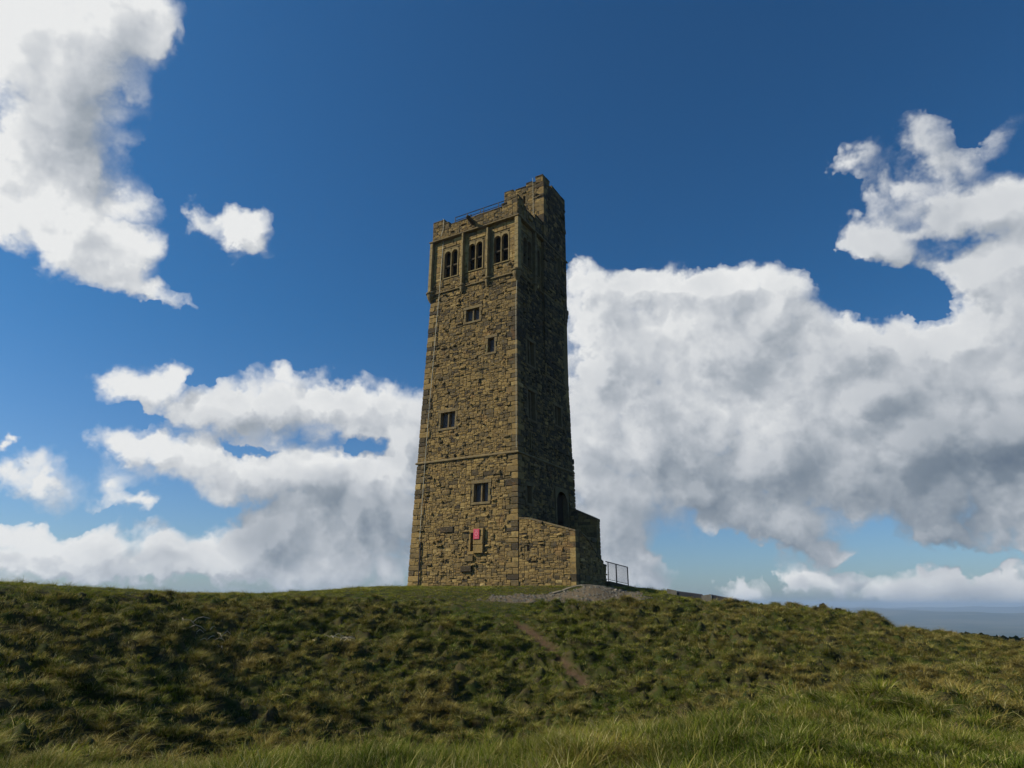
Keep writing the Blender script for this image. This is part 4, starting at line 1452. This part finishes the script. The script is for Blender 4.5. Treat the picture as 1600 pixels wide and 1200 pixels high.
# ---- pale lightning strap down the sunny face, thin strap near the corner, dark downpipe at the foot
cu = [(7.10, 27.6), (7.16, 25.9)]
strap = [bf.p(7.05, 27.62, 0.22), bf.p(6.95, 27.45, 0.22), bf.p(7.0, 26.6, 0.20), bf.p(7.02, 25.95, 0.40), bf.p(7.03, 25.6, 0.06), bf.p(7.1, 21.3, 0.16)]
strap += [front.p(u, z_, 0.11) for u, z_ in ((7.14, 20.6), (7.22, 18.5), (7.32, 14.2), (7.40, 12.1), (7.46, 8.36), (7.46, 8.1), (7.50, 4.9), (7.52, 2.9))]
part("lightning_strap", tube(strap, 0.017, 5), m_cable, tower)
part("lightning_strap", tube([front.p(0.36 + 0.0, 20.5, 0.075)] + [front.p(float(ins(z_)) + 0.05, z_, 0.075) for z_ in (19, 15, 10.5, 8.45)], 0.013, 5), m_cable, tower)
part("lightning_strap", tube([tf.p(1.14, 31.7, 0.1), tf.p(1.12, 31.0, 0.07), tf.p(1.10, 28.0, 0.07)], 0.014, 5), m_cable, tower)
part("drain_pipe", tube([front.p(7.43, 2.85, 0.09), front.p(7.42, 2.3, 0.09), front.p(7.40, 0.0, 0.09)], 0.05, 8), m_lead, tower)


# ------------------------------------------------------------------ walled entrance stair against the tower
stair = empty("entrance_stair", tuple(P0 + E1 * -1.9), label="dark walled stair block of rubble stone built against the right foot of the tower", category="stair")
bd = Build(stair, 9)
FT = 0.55      # wall thickness


def coping_z(s):
    """top of the front wall along the face; s runs to the right"""
    return np.interp(s, [0.0, 0.75, 3.62, 3.78], [4.05, 3.98, 3.16, 3.12])


wf = Face(lambda s, z, o: (-s, 0.012 * z - o + 0.02))
wb = Face(lambda s, z, o: (-s, FT + o))
wr = Face(lambda s, z, o: (-3.78 - o, s))
wr_in = Face(lambda s, z, o: (-3.25 + o, s))


def side_z(s):
    """top of the outer right-hand wall, falling away from the corner"""
    return np.interp(s, [0, 0.6, 1.6, 3.4, 3.99, 4.0, 4.45], [3.12, 3.12, 2.85, 1.75, 1.57, 1.40, 1.38])


def prism(fa, fb, ss_, ztop, inset=0.0, z0=-0.3):
    V, F = [], []
    for s in ss_:
        V += [fa.p(s, z0, -0.02), fa.p(s, ztop(s) - inset, -0.02), fb.p(s, ztop(s) - inset, -0.02), fb.p(s, z0, -0.02)]
    for i in range(len(ss_) - 1):
        for k in range(4):
            F.append((4 * i + k, 4 * i + (k + 1) % 4, 4 * i + 4 + (k + 1) % 4, 4 * i + 4 + k))
    F += [(0, 1, 2, 3), tuple(4 * (len(ss_) - 1) + k for k in range(4))]
    return V, F


SL = (0.56, 0.74, 2.02, 2.36)
cores = [prism(wf, wb, [0.02, 0.75, 3.62, 3.76], coping_z, 0.08), prism(wr, wr_in, [0.57, 0.6, 1.6, 3.4, 3.99, 4.43], side_z, 0.08)]
# back wall, rising to the tower
bw_f = Face(lambda s, z, o: (-s, 7.45 - o))
bw_b = Face(lambda s, z, o: (-s, 8.0 + o))


def back_z(s):
    return np.interp(s, [-0.4, 0.0, 1.9, 1.97], [5.75, 5.56, 4.72, 4.66])


cores.append(prism(bw_f, bw_b, [-0.35, 0.0, 1.9, 1.95], back_z, 0.08))
# landing block
lb = Face(lambda s, z, o: (-1.93 - o, s))
cores.append(box(lb, FT + 0.05, 7.44, -0.3, 3.3, -1.9, -0.02))
part("wall_core", join(cores), m_mortar, stair)
bd.add(wf, lay(wf, 0.04, 3.44, 0.0, 4.0, [SL], top=lambda s: coping_z(s) - 0.02, seed=71), 1.0)
# end stones of the front wall
z, k = 0.0, 0
while z < 3.0:
    h_ = min(random.uniform(0.22, 0.40), 3.06 - z)
    a, b_ = (0.34, 0.56) if k % 2 else (0.34, 0.36)
    o = random.uniform(0.0, 0.03)
    ring = [(-3.78 - o, 0.02 - o), (-3.78 + a, 0.02 - o), (-3.78 + a, 0.12), (-3.68, 0.12), (-3.68, b_), (-3.78 - o, b_)]
    V = [P0 + E1 * u + E2 * v_ + np.array([0, 0, zz]) for zz in (z + .005, z + h_ - .005) for u, v_ in ring]
    F = [(i, (i + 1) % 6, 6 + (i + 1) % 6, 6 + i) for i in range(6)] + [(0, 1, 2, 3), (0, 3, 4, 5), (6, 7, 8, 9), (6, 9, 10, 11)]
    part("quoin", (V, F), m_stone, stair, float(np.clip(random.gauss(0.45, 0.18), 0, 0.8)))
    z += h_
    k += 1
bd.add(wr, lay(wr, 0.62, 4.44, 0.0, 3.1, [], top=lambda s: side_z(s) - 0.02, seed=72), 0.5)
bd.add(lb, lay(lb, 4.0, 7.44, 0.0, 3.3, [], seed=73, cw=.25, ch=.16), 0.4)
bwe = Face(lambda s, z, o: (-1.97 - o, s))
bd.add(bwe, lay(bwe, 7.42, 8.02, 0.0, 4.6, [], seed=74, cw=.25, ch=.18), 0.4)
bd.add(bw_f, lay(bw_f, 0.0, 1.97, 3.3, 5.5, [], top=lambda s: back_z(s) - 0.02, seed=75, cw=.25, ch=.16), 0.3)
bd.done(140, "")


def coping_run(fa, fb, pts, ztop, name, tn_, th=0.10, ov=0.06):
    for s0, s1 in zip(pts[:-1], pts[1:]):
        V = []
        for s in (s0 + 0.006, s1 - 0.006):
            zt = float(ztop(s))
            V += [fa.p(s, zt - th, ov), fa.p(s, zt, ov - 0.02), fb.p(s, zt, ov - 0.02), fb.p(s, zt - th, ov)]
        F = [(0, 1, 5, 4), (1, 2, 6, 5), (2, 3, 7, 6), (3, 0, 4, 7), (0, 1, 2, 3), (4, 5, 6, 7)]
        part(name, (V, F), m_dress, stair, tn_ + random.uniform(-.08, .08))


coping_run(wf, wb, [0.02, 0.36, 0.74, 1.3, 1.9, 2.5, 3.1, 3.62, 3.80], coping_z, "coping_stone", 0.28)
coping_run(wr, wr_in, [0.60, 1.0, 1.6, 2.2, 2.8, 3.4, 3.99], side_z, "coping_stone", 0.30)
coping_run(wr, wr_in, [4.0, 4.46], side_z, "coping_stone", 0.30)
coping_run(bw_f, bw_b, [-0.3, 0.3, 0.9, 1.45, 1.99], back_z, "coping_stone", 0.25)
# steps climbing between the walls
ns_ = 16
for k in range(ns_):
    z1 = 3.1 * (ns_ - k) / ns_
    v0 = FT + 0.1 + k * 0.235
    q = Face(lambda s, z, o: (-s, v0 + o))
    part("step", join([box(Face(lambda s, z, o, v0=v0: (-s, v0 + o)), 1.94, 3.24, z1 - 0.19, z1 - 0.002, 0.0, 0.24, 0.0)]), m_dress, stair, 0.35)
part("wall_slit_shade", join([box(wf, SL[0], SL[1], SL[2], SL[3], -0.018, -0.008)]), m_void, stair)  # flat patch, the slit's inner shade given as near-black colour

# ------------------------------------------------------------------ raised path edge and railing to the right of the stair
m_slab, t = mat("path_stone")
pos = t.n('ShaderNodeNewGeometry').outputs['Position']
finish(t, t.mix(t.noise(pos, 3.0, 5, 0.6), (0.10, 0.085, 0.06, 1), (0.22, 0.19, 0.145, 1)), 0.9, bump(t, t.noise(pos, 30, 4), 0.4, 0.02), spec=0.1)
ramp = empty("raised_path", tuple(P0 + E1 * -3.9 + E2 * 4.5), label="low dark raised stone path running from the stair foot under the railing", category="path")


def ramp_z(v_):
    return float(np.interp(v_, [4.2, 8.6], [0.40, 0.14]))


for k in range(8):
    v0, v1 = 4.47 + k * 0.52, 4.47 + (k + 1) * 0.52 - 0.01
    V = []
    for v_ in (v0, v1):
        for u, z_ in ((-4.02, -0.4), (-4.02, ramp_z(v_)), (-2.2, ramp_z(v_)), (-2.2, -0.4)):
            V.append(P0 + E1 * u + E2 * v_ + np.array([0, 0, z_]))
    part("kerb_block", (V, [(0, 1, 5, 4), (1, 2, 6, 5), (2, 3, 7, 6), (3, 0, 4, 7), (0, 1, 2, 3), (4, 5, 6, 7)]), m_stone, ramp, 0.1)
rail = empty("stair_railing", tuple(P0 + E1 * -3.9 + E2 * 4.5 + np.array([0, 0, 0.35])), label="black metal railing with mesh infill beside the stair block", category="railing")
pr = lambda v_, z_: P0 + E1 * -3.9 + E2 * v_ + np.array([0, 0, z_])
part("top_rail", tube([pr(4.15, 1.55), pr(7.92, 1.38)], 0.03), m_lead, rail)
part("bottom_rail", tube([pr(4.2, 0.50), pr(7.9, 0.30)], 0.018), m_lead, rail)
for v_, r_ in ((4.5, 0.025), (5.85, 0.045), (7.88, 0.04)):
    part("post", tube([pr(v_, ramp_z(v_) - 0.02), pr(v_, 1.53 - (v_ - 4.2) * 0.045)], r_), m_lead, rail)
bars = []
for k in range(30):
    v_ = 4.35 + k * 0.12
    bars.append(tube([pr(v_, 0.49 - (v_ - 4.2) * .054), pr(v_, 1.54 - (v_ - 4.2) * .045)], 0.009, 3))
part("infill_bars", join(bars), m_lead, rail, kind='stuff')

# thin flag edging in front of the stair block
kerb = empty("flag_edging", (4.3, 37.7, 0.6), label="thin pale flagstone edging lying in front of the stair block", category="edging")
A_, B_ = np.array([2.3, 36.95]), np.array([6.3, 38.45])
for k in range(7):
    a, b_ = A_ + (B_ - A_) * (k / 7 + 0.004), A_ + (B_ - A_) * ((k + 1) / 7 - 0.004)
    nrm = np.array([-(B_ - A_)[1], (B_ - A_)[0]]) / np.linalg.norm(B_ - A_)
    V = []
    for dz in (-0.12, 0.05):
        for q, w_ in ((a, 0.0), (b_, 0.0), (b_, 0.32), (a, 0.34)):
            p2 = q + nrm * w_
            V.append((p2[0], p2[1], float(height(np.array([q[0]]), np.array([q[1]]))[0]) + dz + w_ * 0.12))
    part("flagstone", (V, [(0, 1, 2, 3), (4, 5, 6, 7), (0, 1, 5, 4), (1, 2, 6, 5), (2, 3, 7, 6), (3, 0, 4, 7)]), m_slab, kerb, random.random())

# ------------------------------------------------------------------ railing on the tower roof
rr_ = empty("roof_railing", tuple(P0 + E1 * 3.8 + E2 * 1.0 + np.array([0, 0, 26.98])), label="thin dark railing along the parapet at the top of the tower", category="railing")
pv = lambda u, z_: P0 + E1 * u + E2 * 0.62 + np.array([0, 0, z_])
U0, U1 = 1.35, 6.15
part("top_rail", tube([pv(U0, 27.62), pv(U1, 27.62)], 0.032), m_lead, rr_)
part("middle_rail", tube([pv(U0, 27.32), pv(U1, 27.32)], 0.026), m_lead, rr_)
for u in (6.13, 4.98, 3.78, 3.50, 2.15, 1.37):
    part("post", tube([pv(u, 26.9), pv(u, 27.64)], 0.034), m_lead, rr_)

# ------------------------------------------------------------------ red notice
m_red, t = mat("red_sign")
pos = t.n('ShaderNodeNewGeometry').outputs['Position']
finish(t, t.mix(t.noise(pos, 8.0, 3), (0.42, 0.030, 0.060, 1), (0.55, 0.055, 0.09, 1)), 0.45, spec=0.4)
m_white, t = mat("pale_print")
finish(t, (0.62, 0.19, 0.23, 1), 0.5, spec=0.3)
nf = Face(lambda s, z, o: (s, float(ins(2.9)) * 1.0 - 0.215 - o))
nt_ = empty("notice", tuple(nf.p(2.93, 3.14, 0.0)), label="small red notice with a pale symbol fixed beside the slit window", category="sign")
part("board", join([box(nf, 2.70, 3.15, 2.83, 3.46, 0.005, 0.05, 0.008)]), m_red, nt_)
cs = []
for k in range(20):
    t0, t1 = 2 * math.pi * k / 20, 2 * math.pi * (k + 1) / 20
    V = [nf.p(2.925 + r_ * math.cos(a), 3.17 + r_ * 1.1 * math.sin(a), 0.054) for a in (t0, t1) for r_ in (0.075, 0.125)]
    cs.append(([V[0], V[1], V[3], V[2]], [(0, 1, 2, 3)]))
for za, zb, sa, sb in ((3.36, 3.395, 2.80, 3.05), (2.93, 2.955, 2.79, 3.06), (2.885, 2.905, 2.83, 3.02)):
    cs.append(([nf.p(sa, za, .054), nf.p(sb, za, .054), nf.p(sb, zb, .054), nf.p(sa, zb, .054)], [(0, 1, 2, 3)]))
part("symbol", join(cs), m_white, nt_)

# ------------------------------------------------------------------ right-hand part of the hilltop
def gpt(azd, r_, dz=0.0):
    x, y = r_ * math.sin(math.radians(azd)), r_ * math.cos(math.radians(azd))
    return np.array([x, y, float(height(np.array([x]), np.array([y]))[0]) + dz])


m_conc, t = mat("dark_slab")
pos = t.n('ShaderNodeNewGeometry').outputs['Position']
finish(t, t.mix(t.noise(pos, 2.5, 5, 0.6), (0.030, 0.032, 0.040, 1), (0.070, 0.070, 0.078, 1)), 0.8, spec=0.2)
m_pale, t = mat("pale_edge")
pos = t.n('ShaderNodeNewGeometry').outputs['Position']
finish(t, t.mix(t.noise(pos, 6.0, 4), (0.14, 0.12, 0.09, 1), (0.27, 0.24, 0.18, 1)), 0.85, spec=0.1)


def low_wall(a0, a1, r0, r1, h0, h1, label):
    A, B = gpt(a0, r0), gpt(a1, r1)
    h0, h1 = h0 - A[2], h1 - B[2]      # given as levels of the top
    d = (B - A) / np.linalg.norm(B - A)
    nrm = np.cross(d, [0, 0, 1.0])
    nrm /= np.linalg.norm(nrm)
    root = empty("low_wall", tuple(A), label=label, category="wall", group="low dark walls on the skyline")
    V = []
    for q in (0.0, 0.25, 0.5, 0.75, 0.94, 1.0):
        p_ = A + (B - A) * q
        hh = h0 + (h1 - h0) * q - (0.08 if q == 1.0 else 0)
        for o_, z_ in ((-0.22, -0.5), (-0.22, hh - .05), (-0.16, hh), (0.16, hh), (0.22, hh - .05), (0.22, -0.5)):
            V.append(p_ + nrm * o_ + np.array([0, 0, z_]))
    F = [(6 * i + k, 6 * i + (k + 1) % 6, 6 * i + 6 + (k + 1) % 6, 6 * i + 6 + k) for i in range(5) for k in range(6)]
    F += [tuple(range(6)), tuple(range(30, 36))]
    part("wall_body", (V, F), m_conc, root)
    e0 = A - d * 0.30
    V = [e0 + nrm * o_ + d * l_ + np.array([0, 0, z_]) for l_ in (-0.25, 0.28) for o_, z_ in ((-0.27, -0.4), (-0.27, h0 + .01), (0.27, h0 + .01), (0.27, -0.4))]
    part("end_stone", (V, [(0, 1, 5, 4), (1, 2, 6, 5), (2, 3, 7, 6), (3, 0, 4, 7), (0, 1, 2, 3), (4, 5, 6, 7)]), m_pale, root)


low_wall(13.8, 15.9, 40.0, 40.0, 0.71, 0.52, "long thin dark low wall on the skyline nearer the tower")
low_wall(16.5, 17.7, 39.6, 39.6, 0.52, 0.35, "short thick dark low wall on the skyline farther from the tower")

# pale track far right
m_track, t = mat("pale_track")
pos = t.n('ShaderNodeNewGeometry').outputs['Position']
finish(t, t.mix(t.noise(pos, 4.0, 4), (0.20, 0.18, 0.13, 1), (0.34, 0.31, 0.24, 1)), 0.95, spec=0.1)
V, F = [], []
ks = np.linspace(0, 1, 60)
for i, k in enumerate(ks):
    azd = 30.6 + 11.5 * k
    r_ = 66 + 6 * k
    for dr_ in (-0.8, 0.0, 0.8):
        V.append(gpt(azd, r_ + dr_, 0.05))
    if i:
        F += [(3 * i - 3, 3 * i - 2, 3 * i + 1, 3 * i), (3 * i - 2, 3 * i - 1, 3 * i + 2, 3 * i + 1)]
part("track", (V, F), m_track, None, kind='structure')

# dark heather mound on the skyline, and loose stones on the gravel
m_heather, t = mat("heather")
pos = t.n('ShaderNodeNewGeometry').outputs['Position']
finish(t, t.mix(t.noise(pos, 3.0, 4), (0.020, 0.018, 0.012, 1), (0.055, 0.042, 0.026, 1)), 0.95, spec=0.05)


def shrub(azd, r_, L, W_, H_, n_, seed, label):
    c0 = gpt(azd, r_)
    r = np.random.default_rng(seed)
    V, F = [], []
    for i in range(n_):
        q = r.normal(0, 0.42, 2)
        px, py = np.clip(q[0], -1, 1) * L, np.clip(q[1], -1, 1) * W_
        hh = H_ * math.sqrt(max(0.02, 1 - (px / L / 1.05) ** 2)) * r.uniform(0.1, 1.0)
        c1 = np.array([c0[0] + px, c0[1] + py, 0])
        c1[2] = float(height(c1[:1], c1[1:2])[0]) + hh
        d1, d2 = r.normal(0, 0.06, 3), r.normal(0, 0.06, 3)
        k = len(V)
        V += [c1 - d1, c1 + d2, c1 + d1, c1 - d2]
        F.append((k, k + 1, k + 2, k + 3))
    o = part("shrub", (V, F), m_heather, None, label=label, category="shrub")
    return o


shrub(24.2, 41.5, 1.2, 0.5, 0.07, 1500, 3, "low dark heather clump on the skyline right of the tower")
bpy.context.view_layer.update()

m_loose, t = mat("loose_stone")
pos = t.n('ShaderNodeNewGeometry').outputs['Position']
finish(t, t.mix(t.noise(pos, 9.0, 4), (0.10, 0.085, 0.06, 1), (0.30, 0.27, 0.21, 1)), 0.85, spec=0.1)


def rock_mesh(seed, s_):
    r = np.random.default_rng(seed)
    bm = bmesh.new()
    bmesh.ops.create_icosphere(bm, subdivisions=1, radius=1)
    for v_ in bm.verts:
        v_.co *= r.uniform(0.75, 1.2)
        v_.co.z *= 0.55
        v_.co *= s_
    me = bpy.data.meshes.new("pebble")
    bm.to_mesh(me)
    bm.free()
    me.materials.append(m_loose)
    return me


V, F = [], []
for i in range(3600):
    x_, y_ = rng.uniform(-2.5, 8.5), rng.uniform(34.2, 40.0)
    u, v_ = (np.array([x_, y_, 0]) - P0) @ E1, (np.array([x_, y_, 0]) - P0) @ E2
    if (-4.2 < u < TW) and v_ > -0.1:
        continue
    if gravel_mask(np.array([x_]), np.array([y_]))[0] < 0.3:
        continue
    s_ = float(np.clip(rng.lognormal(-3.2, 0.5), 0.02, 0.12))
    zz = float(height(np.array([x_]), np.array([y_]))[0])
    base = [(x_ + s_ * rng.uniform(.7, 1.2) * math.cos(6.283 * k / 5), y_ + s_ * rng.uniform(.7, 1.2) * math.sin(6.283 * k / 5), zz - 0.02) for k in range(5)]
    topv = [(x_ + 0.6 * s_ * math.cos(6.283 * k / 5 + .4), y_ + 0.6 * s_ * math.sin(6.283 * k / 5 + .4), zz + s_ * rng.uniform(.4, .75)) for k in range(5)]
    k0 = len(V)
    V += base + topv
    F += [(k0 + k, k0 + (k + 1) % 5, k0 + 5 + (k + 1) % 5, k0 + 5 + k) for k in range(5)] + [tuple(k0 + 5 + k for k in range(5))]
part("gravel_stones", (V, F), m_loose, None, kind='stuff', label="loose stones scattered over the worn ground at the tower foot", category="gravel")
for (x_, y_, s_, lb_) in ((5.9, 37.9, 0.13, "small white stone lying on the edging by the stair block corner"), (0.9, 36.3, 0.10, "small pale stone on the worn gravel in front of the tower")):
    p_ = (x_, y_)
    o = obj("stone", rock_mesh(int(s_ * 100), s_), label=lb_, category="stone")
    o.location = (p_[0], p_[1], float(height(np.array([p_[0]]), np.array([p_[1]]))[0]) + s_ * 0.25)

# bleached dead stalks lying in the tussocks
m_stalk, t = mat("dead_stalk")
pos = t.n('ShaderNodeNewGeometry').outputs['Position']
finish(t, t.mix(t.noise(pos, 6.0, 3), (0.26, 0.21, 0.13, 1), (0.52, 0.46, 0.33, 1)), 0.8, spec=0.1)


def stalks(x, y, n_, L, seed, label):
    r = np.random.default_rng(seed)
    root = empty("dead_plant", (x, y, float(height(np.array([x]), np.array([y]))[0])), label=label, category="plant", group="bleached dead plants on the bank")
    for k in range(n_):
        bx, by = x + r.uniform(-0.85, 0.85), y + r.uniform(-0.4, 0.4)
        bz = float(height(np.array([bx]), np.array([by]))[0])
        a = r.uniform(0, 6.283)
        l_ = L * r.uniform(0.5, 1.2)
        pts = [(bx + math.cos(a) * l_ * q, by + math.sin(a) * l_ * q, bz + 0.05 + l_ * (1.1 * q - 0.9 * q * q) + r.uniform(-.02, .02)) for q in (0, 0.3, 0.6, 1.0)]
        part("stalk", tube(pts, 0.013, 4), m_stalk, root)


stalks(-10.64, 24.41, 16, 0.55, 5, "larger tangle of bleached dead stalks on the left part of the bank")
stalks(-7.08, 27.65, 12, 0.42, 6, "smaller tangle of bleached dead stalks on the bank nearer the tower")


# ------------------------------------------------------------------ air
m_haze = bpy.data.materials.new("haze")
m_haze.use_nodes = True
m_haze.node_tree.nodes.clear()
t = NT(m_haze.node_tree)
pv_ = t.n('ShaderNodeVolumePrincipled', ins={'Color': (0.55, 0.74, 0.98, 1), 'Density': 0.00017, 'Anisotropy': 0.1})
o_ = t.n('ShaderNodeOutputMaterial')
t.t.links.new(pv_.outputs[0], o_.inputs['Volume'])
hx, z0_, z1_ = 13500.0, -190.0, 45.0
V = [(x, y, z) for z in (z0_, z1_) for x, y in ((-hx, -hx), (hx, -hx), (hx, hx), (-hx, hx))]
hm = bpy.data.meshes.new("haze")
hm.from_pydata(V, [], [(3, 2, 1, 0), (4, 5, 6, 7), (0, 1, 5, 4), (1, 2, 6, 5), (2, 3, 7, 6), (3, 0, 4, 7)])
hm.materials.append(m_haze)
obj("haze", hm, kind='stuff')
scene.cycles.volume_bounces = 0
